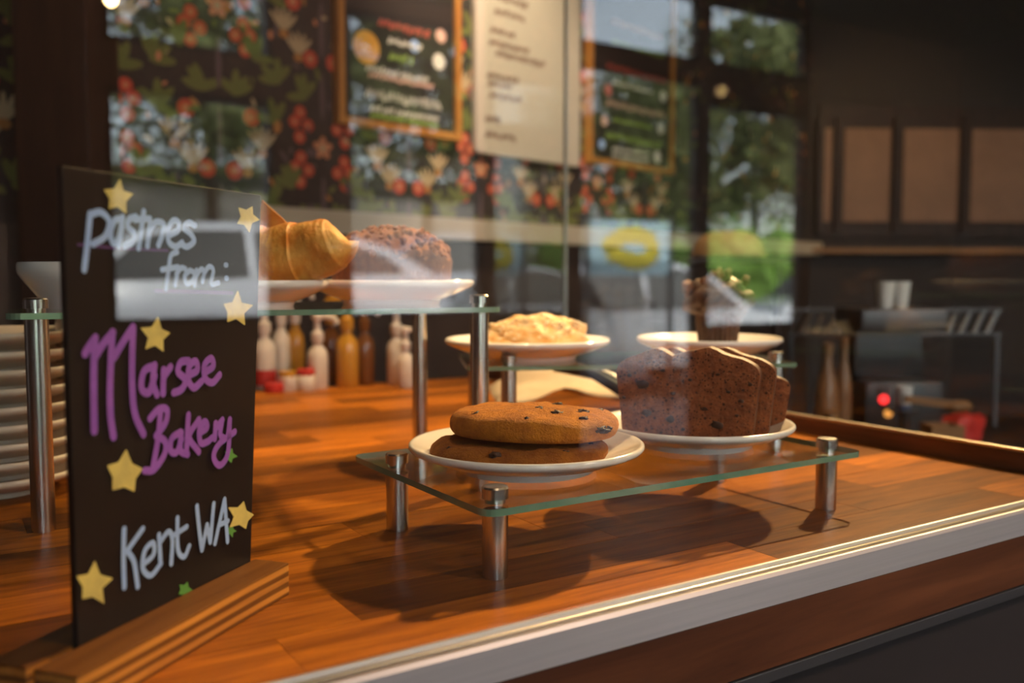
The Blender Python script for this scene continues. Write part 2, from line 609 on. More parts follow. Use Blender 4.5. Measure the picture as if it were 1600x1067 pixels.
bays = [(-1.15, -.02, 1.86, -.10, None)]  # extra window out of view, added as front fill for the plates
for (a, c, ztop, zb, tz0) in ((172, 432, 1.02, .02, 1.20), (545, 757, 1.50, .02, 1.58), (905, 1092, 1.42, -.80, 1.52), (1104, 1254, 1.30, -.10, 1.52)):
    bays.append((mirrored(a, 435, YW).x, mirrored(c, 435, YW).x, ztop, zb, tz0))
xs = [XL - .1]
b = MB()
prev = XL - .1
for (x0, x1, zt, zb, tz0) in bays:
    b.box((prev, YW - .08, ZF), (x0, YW, ZC))
    b.box((x0, YW - .08, ZF), (x1, YW, zb))
    if tz0:
        b.box((x0, YW - .08, zt), (x1, YW, tz0))
        b.box((x0, YW - .08, ZC - .03), (x1, YW, ZC))
    else:
        b.box((x0, YW - .08, zt), (x1, YW, ZC))
    prev = x1
b.box((prev, YW - .08, ZF), (XR + .1, YW, ZC))
b.build('wall_front', M['front_wall'], kind='structure')
for i, (x0, x1, zt, zb, tz0) in enumerate(bays):
    w = MB()
    for (z0, z1) in (((zb, zt), (tz0, ZC - .03)) if tz0 else ((zb, zt),)):
        for (lo, hi) in (((x0, z0), (x0 + .025, z1)), ((x1 - .025, z0), (x1, z1)), ((x0, z0), (x1, z0 + .025)), ((x0, z1 - .025), (x1, z1))):
            w.box((lo[0], YW - .07, lo[1]), (hi[0], YW - .01, hi[1]))
    win = w.build('window_%d' % (i + 1), M['dark_wood'], kind='structure')
    for (z0, z1) in (((zb, zt), (tz0, ZC - .03)) if tz0 else ((zb, zt),)):
        g = MB()
        g.box((x0 + .02, YW - .043, z0 + .02), (x1 - .02, YW - .037, z1 - .02))
        g.build('pane', M['pane'], win)
    d = bpy.data.lights.new('window_portal', 'AREA')
    d.shape = 'RECTANGLE'
    d.size, d.size_y = x1 - x0, ZC - zb
    d.cycles.is_portal = True
    po = bpy.data.objects.new('window_portal', d)
    COL.objects.link(po)
    po.location = ((x0 + x1) / 2, YW - .1, (ZC + zb) / 2)
    po.rotation_euler = (-PI / 2, 0, 0)

# ------------------------------------------------------------------ the display case
case = thing('display_case', 'wooden-topped display case with steel front rail and clear glass front', 'display case', (0, 0, 0))
X0C, X1C, YBK = -.62, 1.03, 1.74
top = MB()
top.box((X0C, .474, -.028), (X1C, YBK, -.0225))
ctop = top.build('counter_top', M['fascia'], case)
rw = .0565
y = .474
row = 0
while y < YBK - .01:
    x = X0C - random.uniform(0, .3)
    y1 = min(y + rw, YBK)
    while x < X1C - .003:
        L = random.uniform(.24, .52)
        xa, xb = max(x, X0C), min(x + L, X1C)
        if xb - xa > .02:
            p = MB()
            p.box((xa + .0002, y + .0002, -.022), (xb - .0002, y1 - .0002, random.uniform(-.0003, 0)))
            p.build('plank', M['plank'], ctop)
        x += L
    y = y1
    row += 1
# steel front rail with glazing channel
r = MB()
prof = [(.4735, -.022), (.4735, .0), (.4700, .0018), (.4675, .0018), (.4660, -.004), (.4550, -.004), (.4540, .0012), (.4515, .0012), (.4495, -.0012), (.4490, -.0225), (.4735, -.0225)]
XA, XB = X0C, X1C + .03
n = len(prof)
for i in range(n):
    (ya, za), (yb, zb_) = prof[i], prof[(i + 1) % n]
    r.poly([(XA, ya, za), (XB, ya, za), (XB, yb, zb_), (XA, yb, zb_)])
r.poly([(XA, a_, z_) for a_, z_ in prof])
r.poly([(XB, a_, z_) for a_, z_ in prof])
r.build('front_rail', M['steel_rail'], case)
for yy in (.4560, .4650):
    r = MB()
    r.tube([(XA, yy, -.0015), (XB, yy, -.0018)], .0012, 8)
    r.build('glazing_bead', M['brass_bead'], case, smooth=True)
f = MB()
f.box((XA, .4505, -.071), (XB, .4735, -.0235))
f.build('fascia_board', M['fascia'], case, bevel=.0008)
f = MB()
f.box((XA, .4505, -.082), (XB, .4735, -.0725))
f.build('lower_rail', M['dark_steel'], case, bevel=.001)
f = MB()
f.box((XA, .50, -.93), (XB, 1.7, -.09))
f.build('case_base', M['dark_wall'], case)
g = MB()
g.box((XA, YG - .003, -.003), (XB, YG + .003, .95))
g.build('front_glass', M['pane'], case)
# right side: wooden sill rail and side glass
f = MB()
f.box((X1C, .474, -.028), (X1C + .030, YBK, .0215))
f.build('side_rail', M['rail_wood'], case, bevel=.001)
f = MB()
f.box((X1C + .002, .474, .0218), (X1C + .008, YBK, .0255))
f.build('side_bead', M['brass_bead'], case, bevel=.0005)
g = MB()
g.box((X1C + .012, .470, .0215), (X1C + .017, YBK, .95))
g.build('side_glass', M['side_pane'], case)
# rear sliding glass door: its bright ground edge stands behind the middle shelf
pe = at_depth(881, 470, 1.62)
pe = on_plane(881, 400, (0, YBK - .008, 0), Vector((0, 1, 0)))
g = MB()
g.box((pe.x + .006, YBK - .012, .0), (X1C, YBK - .006, .95))
g.build('rear_glass', M['side_pane'], case)
g = MB()
g.box((pe.x, YBK - .013, .0), (pe.x + .006, YBK - .005, .95))
g.build('rear_glass_edge', M['bright_edge'], case)


# ------------------------------------------------------------------ glass risers
def round_rect(x0, y0, x1, y1, rad=.012, seg=5):
    pts = []
    for (cx, cy, a0) in ((x1 - rad, y1 - rad, 0), (x0 + rad, y1 - rad, PI / 2), (x0 + rad, y0 + rad, PI), (x1 - rad, y0 + rad, 1.5 * PI)):
        for k in range(seg + 1):
            a = a0 + PI / 2 * k / seg
            pts.append((cx + rad * math.cos(a), cy + rad * math.sin(a)))
    return pts


def riser(label, origin, u, posts, rect, zg, th=.0052, pr=.0096):
    root = thing('glass_riser', label, 'display riser')
    root.matrix_world = frame_xy(origin, u)
    g = MB()
    g.prism(round_rect(*rect), zg, zg + th, 1, 0)
    g.build('glass_shelf', [M['shelf_glass'], M['glass_edge']], root)
    for (x, y_) in posts:
        p = MB()
        p.lathe([(pr, 0), (pr, zg - .0006), (pr * .93, zg)], 28)
        po = p.build('post', M['steel'], root, smooth=True, angle=25)
        po.location = (x, y_, 0)
        c = MB()
        z = zg + th
        c.lathe([(pr * .80, z), (pr * .80, z + .0032), (pr * 1.03, z + .0034), (pr * 1.03, z + .0108), (pr * .92, z + .0122), (pr * .5, z + .0125)], 28)
        c.build('cap', M['steel'], po, smooth=True, angle=25)
    return root


riser('lowest glass riser with the cookies and chocolate loaf, on short steel posts',
      (0, 0, 0), (1, 0), ((.3405, .5575), (.7085, .5575), (.3345, .7110), (.7110, .7010)), (.322, .5385, .739, .782), .0500)
ZL = .0552
# tall riser
TO = Vector((.074, .872, 0))
TU = Vector((.474 - .074, .806 - .872, 0)).normalized()
tl = .405
riser('tallest glass riser holding the croissant, behind the chalkboard sign',
      TO, TU, ((0, 0), (tl, 0), (tl + .012, .245), (.008, .245)), (-.022, -.022, tl + .018, .275), .1840)
ZT = .1892
MO = on_z(795, 571, .112)
MU = Vector((.90, -.436, 0)).normalized()
ml = .340
riser('middle glass riser with a sugared pastry and dark muffin, behind the cookies',
      (MO.x, MO.y, 0), MU, ((0, 0), (ml, 0), (ml - .01, .150), (-.030, .150)), (-.052, -.022, ml + .022, .176), .1080)
ZM = .1132


# ------------------------------------------------------------------ plates
def plate_mesh(R, h, name='plate', mat=None):
    k = R / .1
    prof = [(.0, .0040), (.050 * k, .0040), (.053 * k, .0), (.058 * k, .0), (.060 * k, .0050), (.078 * k, h * .40), (.0935 * k, h * .66), (.0985 * k, h * .76), (.1 * k, h * .85), (.0997 * k, h * .95), (.0982 * k, h),
            (.0960 * k, h * .985), (.0935 * k, h * .92), (.084 * k, h * .74), (.070 * k, h * .48), (.060 * k, .0085), (.040 * k, .0075), (.0, .0075)]
    p = MB()
    p.lathe(prof, 64)
    return p.mesh(name, mat or M['ceramic'], smooth=True, angle=50)


def put_plate(label, loc, R, h, group='white serving plates'):
    o = link('plate', plate_mesh(R, h), None, label, 'plate', group)
    o.location = loc
    return o


P1 = (.4260, .6460, ZL)
put_plate('white plate under two stacked cookies', P1, .1010, .0235)
P2 = (.6280, .6520, ZL)
put_plate('white plate under the chocolate loaf slices', P2, .0960, .0235)
# middle riser plates
MV = Vector((-MU.y, MU.x, 0))
P3 = Vector((MO.x, MO.y, 0)) + MU * .034 + MV * .082
put_plate('white plate under the sugared pale pastry', (P3.x, P3.y, ZM), .108, .0270)
P4 = Vector((MO.x, MO.y, 0)) + MU * .279 + MV * .080
put_plate('white plate behind the chocolate loaf, under the dark muffin', (P4.x, P4.y, ZM), .096, .0270)
P5 = at_depth(378, 435, .93)
P6 = at_depth(612, 435, 1.035)
put_plate('white plate under the croissant, partly hidden by the chalkboard', (P5.x, P5.y, ZT), .0880, .0270)
put_plate('white plate under the crumb-topped cake', (P6.x, P6.y, ZT), .0940, .0270)
P7 = at_depth(126, 435, .88)
put_plate('small white bowl at the left end of the tall riser, left of the chalkboard', (P7.x, P7.y, ZT), .0550, .0440)

# stacked cream plates at the far left
sm = plate_mesh(.0880, .0235, 'plate', M['cream_plate'])
S0 = on_z(20, 790)
NS = 9
for i in range(NS):
    o = link('plate', sm, None, 'cream plate in the stack left of the chalkboard, %s' % ('bottom', 'second from the bottom', 'third from the bottom', 'fourth from the bottom', 'fifth, in the middle of the stack', 'fourth from the top', 'third from the top', 'second from the top', 'topmost')[i], 'plate', 'stacked cream plates left of the chalkboard')
    o.location = (S0.x - .012 + random.uniform(-.0015, .0015), S0.y + .085 + random.uniform(-.0015, .0015), i * .0178)
    o.rotation_euler = (0, 0, random.uniform(0, 6))


# ------------------------------------------------------------------ cookies
def cookie(name, label, loc, R, h, mat, seed, chips, tilt=(0, 0), rz=0.0):
    segs = 72
    prof = []
    for t in [i / 9 for i in range(10)]:
        prof.append((R * (.90 + .10 * math.sin(t * PI / 2)) if t > 0 else R * .88, h * .42 * t))
    prof = [(0, 0), (R * .5, 0), (R * .88, 0)]
    for i in range(1, 9):
        a = -PI / 2 + PI * i / 9 * .93
        prof.append((R * .90 + R * .10 * math.cos(a), h * .36 + h * .36 * math.sin(a)))
    for i in range(1, 14):
        t = i / 13
        rr = R * (1 - t) * .965
        prof.append((rr, h * (.70 + .30 * (1 - (rr / R) ** 2))))
    sd = Vector((seed, seed * 2.1, seed * .7))

    def fn(q):
        rr = math.hypot(q.x, q.y) / R
        k = 1 + .06 * noise.noise(Vector((q.x, q.y, 0)).normalized() * 1.4 + sd) * rr if rr > 0 else 1
        w = .0022 * noise.noise(q * 42 + sd) + .0011 * noise.noise(q * 130 + sd)
        z = q.z + (w if q.z > h * .1 else 0)
        return Vector((q.x * k, q.y * k, max(z, 0)))

    b_ = MB()
    b_.lathe(prof, segs, fn=fn)
    o = b_.build(name, mat, None, smooth=True, angle=180, label=label, cat='cookie', group='stacked chocolate chip cookies')
    o.location = loc
    o.rotation_euler = (tilt[0], tilt[1], rz)
    for j, (a, rr, s) in enumerate(chips):
        x_, y_ = rr * R * math.cos(a), rr * R * math.sin(a)
        z_ = h * (.70 + .30 * (1 - rr ** 2)) if rr < .93 else h * .45
        c = MB()
        c.blob((x_, y_, z_ - s * .16), (s * 1.1, s * .9, s * .50), 3, .75, 2.2, seed=j * 3.3 + seed)
        c.build('chocolate_chip', M['choc'], o, smooth=True, angle=180)
    return o


# angle of the direction towards the camera, seen from the plate
ac = math.atan2(-P1[1], -P1[0])
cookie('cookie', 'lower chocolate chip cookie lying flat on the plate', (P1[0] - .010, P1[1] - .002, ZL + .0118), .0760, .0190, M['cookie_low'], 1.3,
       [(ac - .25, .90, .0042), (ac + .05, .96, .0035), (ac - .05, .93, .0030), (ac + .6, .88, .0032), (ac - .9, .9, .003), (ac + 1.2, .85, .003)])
cookie('cookie', 'upper chocolate chip cookie resting on the lower one', (P1[0] + .006, P1[1] - .002, ZL + .0300), .0725, .0245, M['cookie'], 4.1,
       [(ac - .95, .80, .0048), (ac + .85, .97, .0066), (ac - .1, .82, .0030), (ac + .45, .93, .0034), (ac + .5, .55, .0050), (ac + .72, .84, .0036), (ac + 3.5, .80, .0034), (ac + 2.2, .35, .0050), (ac + .2, .30, .0042), (ac + 1.2, .62, .0045),
        (ac - .3, .55, .0022), (ac + .95, .62, .0030), (ac + 1.7, .8, .004), (ac + 1.0, .99, .0036)], tilt=(-.02, .035))


# ------------------------------------------------------------------ chocolate loaf slices
def loaf_outline(w, h, seed):
    pts = []
    for i in range(9):                     # base, left to right
        pts.append((-w * .46 + w * .92 * i / 8, 0))
    for i in range(1, 9):                  # right side, flaring upwards
        t = i / 9
        pts.append((w * (.46 + .05 * t), h * .70 * t))
    n_ = 30
    for i in range(n_ + 1):                # domed and cracked top
        t = i / n_
        x_ = w * .51 * math.cos(PI * t)
        dome = h * .70 + h * .26 * math.sin(PI * t) ** .75
        crack = h * .055 * (math.exp(-((t - .40) / .05) ** 2) + .8 * math.exp(-((t - .66) / .06) ** 2) - 1.1 * math.exp(-((t - .56) / .035) ** 2))
        pts.append((x_, dome + crack + h * .012 * noise.noise(Vector((x_ * 60, seed, 0)))))
    for i in range(1, 9):
        t = 1 - i / 9
        pts.append((-w * (.46 + .05 * t), h * .70 * t))
    return pts


def loaf_slice(label, loc, u, w, h, th, seed, lean=0.0, chips=()):
    pts = loaf_outline(w, h, seed)
    cx, cz = 0, h * .42
    b_ = MB()
    rings = [.0, .12, .25, .38, .5, .62, .74, .85, .94, 1.0]
    n_ = len(pts)
    for side, ys in ((0, 0.0), (1, th)):
        for a_, c_ in zip(rings[:-1], rings[1:]):
            for i in range(n_):
                j = (i + 1) % n_

                def P(s, k):
                    x_, z_ = cx + (pts[k][0] - cx) * s, cz + (pts[k][1] - cz) * s
                    d = .0011 * noise.noise(Vector((x_ * 130, z_ * 130, seed + side))) + .0018 * noise.noise(Vector((x_ * 45, z_ * 45, seed + side)))
                    edge = .0022 if s > .99 else 0
                    return (x_, ys + (d + edge if side == 0 else d - edge), z_)
                if a_ == 0:
                    b_.poly([P(0, i), P(c_, i), P(c_, j)], 0)
                else:
                    b_.poly([P(a_, i), P(c_, i), P(c_, j), P(a_, j)], 0)
    for i in range(n_):
        j = (i + 1) % n_
        ys = [.0022 + (th - .0044) * k / 5 for k in range(6)]
        for k in range(5):
            def Q(idx, yk):
                x_, z_ = pts[idx]
                d = 0 if yk in (0, 5) else .0010 * noise.noise(Vector((x_ * 70, ys[yk] * 70, z_ * 70 + seed)))
                return (x_ * (1 + d * 8), ys[yk] + (0 if 0 < yk < 5 else (.0011 * noise.noise(Vector((x_ * 130, z_ * 130, seed + (yk > 0)))) + .0018 * noise.noise(Vector((x_ * 45, z_ * 45, seed + (yk > 0)))))), z_ + (d if z_ > .001 else 0))
            b_.poly([Q(i, k), Q(j, k), Q(j, k + 1), Q(i, k + 1)], 1)
    o = b_.build('loaf_slice', [M['loaf'], M['loaf_crust']], None, smooth=True, angle=50, label=label, cat='cake slice', group='chocolate loaf slices')
    o.matrix_world = frame_xy(loc, u) @ Matrix.Rotation(lean, 4, 'X')
    for j, (x_, z_, s) in enumerate(chips):
        c = MB()
        c.blob((x_, .0004, z_), (s, .0018, s * .72), 2, .5, 2.0, seed=j * 1.9 + seed)
        c.build('chocolate_chunk', M['choc'], o, smooth=True, angle=180)
    return o


LU = Vector((.60, -.80, 0)).normalized()
LV = Vector((-LU.y, LU.x, 0))
lb = Vector((.6035, .6385, ZL + .0085))
chips = [(-.042, .052, .0065), (-.012, .044, .0028), (.018, .031, .0040), (-.038, .024, .0050), (-.014, .019, .0048), (.030, .016, .0058), (.040, .048, .0022), (.004, .058, .0022),
         (.052, .040, .0030), (.060, .056, .0024), (-.055, .060, .0026), (-.022, .066, .0026), (.030, .064, .0022), (-.002, .010, .0026), (.048, .026, .0022), (-.060, .038, .0022)]
loaf_slice('front chocolate loaf slice facing the glass, dark chunks in its crumb', lb, LU, .134, .0885, .024, 2.0, chips=chips)
loaf_slice('middle chocolate loaf slice, just behind the front slice', lb + LV * .026 + LU * .012, LU, .134, .0870, .022, 5.0)
lu2 = Vector((.74, -.67, 0)).normalized()
loaf_slice('hindmost chocolate loaf slice, its end sticking out to the right', lb + LV * .054 + LU * .031 + Vector((0, 0, .004)), lu2, .122, .0600, .020, 9.0)


# ------------------------------------------------------------------ croissant
def croissant():
    root = None
    c0 = Vector((P5.x, P5.y, ZT + .0080))
    a_tip = at_depth(566, 372, (Vector((P5.x, P5.y, ZT)) - CAM).dot(FW) + .005)
    b_ = MB()
    L = .185
    n_, seg = 150, 34
    base = len(b_.v)
    u = (RT * 1.0 + Vector((FW.x, FW.y, 0)).normalized() * -.12)
    u.z = 0
    u.normalize()
    v = Vector((-u.y, u.x, 0))
    mid = Vector((P5.x, P5.y, 0)) + u * ((Vector((a_tip.x, a_tip.y, 0)) - Vector((P5.x, P5.y, 0))).dot(u) - L * .5)
    for i in range(n_ + 1):
        t = i / n_
        s = (t - .5) * L
        e = abs(2 * t - 1)
        r0 = .0400 * max(0.0, 1 - e ** 7) ** .5 * (1 - .34 * e ** 1.6)
        ph = t * 4.4 + .25 * noise.noise(Vector((t * 3, 1.5, 0)))
        step = 1 + .07 * ((1 - (ph % 1.0)) if t < .5 else (ph % 1.0)) ** 2.2
        r0 *= step * .90
        cy = -.040 * (1 - (1 - e * e)) * .55
        for k in range(seg):
            a = 2 * PI * k / seg
            fl = 1 + .11 * noise.noise(Vector((s * 34, math.cos(a) * 1.3, math.sin(a) * 1.3 + 5))) + .05 * noise.noise(Vector((s * 70, math.cos(a) * 2.2, math.sin(a) * 2.2))) + .014 * noise.noise(Vector((s * 300, math.cos(a) * 1.5, math.sin(a) * 1.5)))
            rr = r0 * fl
            p_ = mid + u * (s + .010 * math.sin(a) * math.cos(t * PI)) + v * (cy + rr * math.cos(a) * 1.05)
            z_ = .0355 * .92 + rr * math.sin(a) * .93 + .003 * e + max(0.0, s + .03) * .18
            b_.v.append((p_.x, p_.y, c0.z + max(z_, .0003)))
    for i in range(n_):
        for k in range(seg):
            k2 = (k + 1) % seg
            b_.f.append((base + i * seg + k, base + i * seg + k2, base + (i + 1) * seg + k2, base + (i + 1) * seg + k))
            b_.m.append(0)
    o = b_.build('croissant', [M['croissant']], None, smooth=True, angle=60, label='golden flaky croissant beside the chalkboard', cat='croissant')
    # loose browned pastry point lifting off the top
    f_ = MB()
    tip = at_depth(409, 313, (Vector((P5.x, P5.y, ZT)) - CAM).dot(FW))
    d0 = (Vector((P5.x, P5.y, ZT)) - CAM).dot(FW)
    pts = [at_depth(x_, y_, d0 + dz) for (x_, y_, dz) in ((409, 312, .0), (424, 326, -.004), (440, 340, -.008), (452, 352, -.004), (408, 372, -.004), (396, 350, .004))]
    nrm = Vector((FW.x, FW.y, 0)).normalized() * .004
    for sgn in (0, 1):
        f_.poly([p_ + nrm * sgn for p_ in pts])
    for i in range(len(pts)):
        j = (i + 1) % len(pts)
        f_.poly([pts[i], pts[j], pts[j] + nrm, pts[i] + nrm])
    fo = f_.build('pastry_point', M['croissant'], o, bevel=.0015, smooth=True)
    return o


croissant()


# ------------------------------------------------------------------ crumb cake, pastry, dark muffin
def crumb_cake():
    c0 = Vector((P6.x, P6.y, ZT + .0080))
    root = thing('crumb_cake', 'brown crumb-topped round cake on the tall riser', 'cake', c0)
    root.scale = (1, 1, 1.42)
    k = .069
    b_ = MB()
    prof = [(0, 0), (k * .80, 0), (k * .92, .004), (k * .98, .016), (k, .028), (k * .95, .036), (0, .040)]
    b_.lathe(prof, 48, fn=lambda q: q * (1 + .03 * noise.noise(q * 60)))
    b_.build('cake', M['cake_side'], root, smooth=True, angle=180)
    t = MB()
    rs = random.Random(3)
    prof = [(k * .97, .022)]
    for i in range(1, 10):
        a = PI / 2 * i / 9
        prof.append((k * .99 * math.cos(a) ** .8 if i < 9 else 0, .024 + .029 * math.sin(a)))
    t.lathe(prof, 48, fn=lambda q: Vector((q.x, q.y, q.z)) * (1 + .06 * noise.noise(q * 55) + .05 * noise.noise(q * 140)))
    for i in range(190):
        a, rr = rs.uniform(0, 2 * PI), math.sqrt(rs.random()) * .97
        z_ = .024 + .030 * math.sqrt(max(0, 1 - rr ** 2.2))
        s = rs.uniform(.0022, .0058)
        t.blob((rr * k * math.cos(a), rr * k * math.sin(a), z_), (s, s, s * .8), 1, .5, 2, seed=i)
    t.build('crumb_topping', M['crumb'], root, smooth=True, angle=60, kind='stuff')


crumb_cake()


def sugared_pastry():
    c0 = P3 + RT * .014
    c0.z = ZM + .0085
    b_ = MB()
    mtx = frame_xy((0, 0, 0), RT)
    bb = MB()
    bb.blob((0, 0, .018), (.064, .046, .030), 5, .22, 2.4, seed=2.0, flat_below=0)
    bb.v = [tuple(mtx @ Vector((q[0], q[1], q[2] + .0025 * noise.noise(Vector(q) * 90) + .0012 * noise.noise(Vector(q) * 220)) if q[2] > .001 else Vector(q))) for q in bb.v]
    o = bb.build('sugared_pastry', M['scone'], None, smooth=True, angle=180, label='pale golden sugared pastry on the middle riser', cat='pastry')
    o.location = c0
    rs = random.Random(5)
    t = MB()
    me = o.data
    vs_ = [v for v in me.vertices if v.co.z > .018]
    for i in range(150):
        v = rs.choice(vs_)
        s = rs.uniform(.0016, .0036)
        t.blob(v.co, (s * 1.2, s, s * .6), 1, .4, 2, seed=i)
    t.build('almond_topping', M['almond'], o, smooth=True, kind='stuff')


sugared_pastry()


def dark_muffin():
    c0 = P4 + RT * .012
    c0.z = ZM + .0080
    root = thing('chocolate_muffin', 'dark chocolate muffin with jagged shards on top, behind the loaf', 'muffin', c0)
    root.scale = (1.22, 1.22, 1.32)
    b_ = MB()
    nfl = 26
    prof = [(0, 0), (.0195, 0), (.0245, .038), (.024, .042), (0, .042)]
    seg = nfl * 4

    def fl(q):
        a = math.atan2(q.y, q.x)
        k = 1 + .035 * math.cos(a * nfl)
        return Vector((q.x * k, q.y * k, q.z))
    b_.lathe(prof, seg, fn=fl)
    b_.build('muffin_cup', M['muffin'], root, smooth=True, angle=50)
    t = MB()
    t.blob((0, 0, .052), (.036, .036, .022), 4, .35, 3.0, seed=8)
    t.build('muffin_top', M['muffin'], root, smooth=True, angle=180)
    rs = random.Random(11)
    for i in range(22):
        a = rs.uniform(0, 2 * PI)
        rr = rs.uniform(.0, .034)
        s = MB()
        L, w, h = rs.uniform(.014, .026), rs.uniform(.006, .011), rs.uniform(.004, .008)
        mt = Matrix.Translation((rr * math.cos(a), rr * math.sin(a), .062 + .014 * (1 - rr / .036) + rs.uniform(-.003, .004))) @ Matrix.Rotation(rs.uniform(0, 6.3), 4, 'Z') @ Matrix.Rotation(rs.uniform(-.7, .7), 4, 'Y') @ Matrix.Rotation(rs.uniform(-.6, .6), 4, 'X')
        s.box((-L / 2, -w / 2, -h / 2), (L / 2, w / 2, h / 2), mat=mt)
        s.build('chocolate_shard', M['muffin_top'], root, bevel=.0012)


dark_muffin()

# ------------------------------------------------------------------ chalkboard sign in its wooden block
SBR = on_z(390, 878, .0215)
SU = Vector((.777, .629, 0)).normalized()
SN = Vector((SU.y, -SU.x, 0))            # towards the camera
sign = thing('chalkboard_sign', 'black chalkboard sign with painted stars and bakery lettering, in a wooden block', 'sign')
SMAT = frame_xy((SBR.x, SBR.y, 0), SU)
sign.matrix_world = SMAT
SINV = SMAT.inverted()


def sign_pt(px, py):
    q = SINV @ on_plane(px, py, SBR, SN)
    return q.x, q.z


tl_, tr_ = sign_pt(97, 262), sign_pt(408, 305)
br_ = sign_pt(390, 878)
left_x = tl_[0]
b = MB()
corners = [(left_x, .004), (br_[0], .004), (tr_[0], tr_[1]), (tl_[0], tr_[1])]
b.prism([(x_, z_) for x_, z_ in corners], 0, .004, mat=Matrix(((1, 0, 0, 0), (0, 0, 1, 0), (0, 1, 0, 0), (0, 0, 0, 1))))
b.build('board', M['chalkboard'], sign, bevel=.0006)
b = MB()
bx0, bx1 = left_x - .030, .0055
b.box((bx0, -.0278, 0), (bx1, -.0006, .0222))
b.box((bx0, .0046, 0), (bx1, .030, .0222))
b.box((bx0, -.0006, 0), (bx1, .0046, .0036))
b.build('wooden_base', M['block'], sign, bevel=.0006)


def smooth_line(pts, step=.5):
    pts = [Vector((p[0], p[1])) for p in pts]
    if len(pts) < 3:
        return pts
    out = []
    P_ = [pts[0] * 2 - pts[1]] + pts + [pts[-1] * 2 - pts[-2]]
    for i in range(1, len(P_) - 2):
        p0, p1, p2, p3 = P_[i - 1:i + 3]
        for k in range(6):
            t = k / 6
            out.append(.5 * ((2 * p1) + (p2 - p0) * t + (2 * p0 - 5 * p1 + 4 * p2 - p3) * t * t + (3 * p1 - p0 - 3 * p2 + p3) * t ** 3))
    out.append(pts[-1])
    return out


def ribbon(mb, pts, w, y0, y1, mi=0):
    """painted stroke: a flat band with round ends on the plane y, pts in (x, z)"""
    n_ = len(pts)
    lft, rgt = [], []
    for i, p in enumerate(pts):
        t = (pts[min(i + 1, n_ - 1)] - pts[max(i - 1, 0)])
        if t.length < 1e-9:
            t = Vector((1, 0))
        t.normalize()
        nn = Vector((-t.y, t.x))
        lft.append(p + nn * w / 2)
        rgt.append(p - nn * w / 2)
    for i in range(n_ - 1):
        mb.poly([(lft[i].x, y1, lft[i].y), (rgt[i].x, y1, rgt[i].y), (rgt[i + 1].x, y1, rgt[i + 1].y), (lft[i + 1].x, y1, lft[i + 1].y)], mi)
    for p in (pts[0], pts[-1]):
        mb.poly([(p.x + w / 2 * math.cos(a), y1 - .00002, p.y + w / 2 * math.sin(a)) for a in [2 * PI * k / 12 for k in range(12)]], mi)


def lettering(name, label, strokes, org, sc, wpx, mat, off=-.0006, shift=(0, 0)):
    mb = MB()
    for j, st in enumerate(strokes):
        pp = [(org[0] + x_ / sc + shift[0], org[1] + y_ / sc + shift[1]) for x_, y_ in st]
        q = [Vector(sign_pt(*p)) for p in smooth_line(pp)]
        ribbon(mb, q, wpx * .66 / F, 0, off - j * .00003)
    o = mb.build(name, mat, sign)
    if label:
        o['label'] = label
    return o


pastries = [[(240, 262), (222, 460), (196, 685)], [(240, 268), (320, 250), (385, 320), (355, 430), (262, 490)],
            [(478, 300), (425, 315), (395, 400), (410, 478), (450, 465), (482, 360)], [(485, 290), (470, 400), (455, 500)],
            [(585, 285), (535, 305), (525, 360), (572, 410), (565, 470), (500, 505)],
            [(645, 245), (625, 400), (605, 520)], [(575, 305), (690, 300)],
            [(692, 325), (672, 505)], [(690, 385), (735, 325), (795, 340), (785, 420), (755, 500)],
            [(845, 420), (905, 385), (905, 325), (865, 315), (828, 385), (835, 475), (885, 510), (935, 480)],
            [(1030, 350), (985, 330), (950, 370), (1000, 415), (1025, 470), (975, 510), (940, 500)]]
lettering('lettering', 'pale blue word pastries', pastries, (90, 280), 4.848, 8.6, M['chalk_blue'])
from_ = [[(900, 552), (855, 575), (838, 660), (815, 830)], [(785, 685), (905, 665)],
         [(905, 680), (885, 800)], [(892, 720), (930, 672), (962, 680)],
         [(995, 690), (958, 730), (968, 790), (1010, 775), (1032, 715), (995, 690)],
         [(1045, 690), (1030, 800)], [(1045, 725), (1080, 682), (1102, 705), (1090, 775)], [(1102, 712), (1140, 662), (1172, 692), (1155, 790), (1212, 785)],
         [(1262, 650), (1272, 650)], [(1266, 750), (1276, 750)]]
lettering('lettering', 'pale blue word from and colon', from_, (90, 280), 4.848, 7.6, M['chalk_blue'])
lettering('underline', 'thin violet underline', [[(150, 495), (500, 525), (830, 540)]], (90, 280), 4.848, 3.2, M['chalk_violet'], -.0004)
lettering('underline', 'thin violet underline', [[(740, 845), (1320, 862)]], (90, 280), 4.848, 5.0, M['chalk_violet'], -.0004)
marsee = [[(155, 275), (185, 225), (216, 182)], [(212, 190), (206, 450), (210, 735)], [(218, 290), (265, 215), (320, 150)],
          [(316, 150), (304, 450), (306, 640), (324, 770)], [(325, 300), (385, 200), (440, 118)], [(440, 120), (434, 400), (448, 620), (502, 755)],
          [(568, 348), (505, 380), (490, 480), (535, 505), (568, 410)], [(568, 345), (558, 450), (582, 520)],
          [(622, 372), (618, 512)], [(620, 415), (662, 355)],
          [(768, 318), (722, 328), (708, 385), (752, 432), (728, 488), (682, 508)],
          [(775, 402), (822, 372), (812, 322), (775, 350), (768, 430), (800, 478), (848, 440)],
          [(862, 388), (915, 352), (905, 304), (865, 342), (868, 420), (910, 448), (955, 402)]]
lettering('outline', None, marsee, (90, 480), 3.812, 9.0, M['chalk_shadow'], -.0003, (1.8, 1.2))
lettering('lettering', 'purple word Marsee', marsee, (90, 480), 3.812, 10.5, M['chalk_purple'], -.0010)
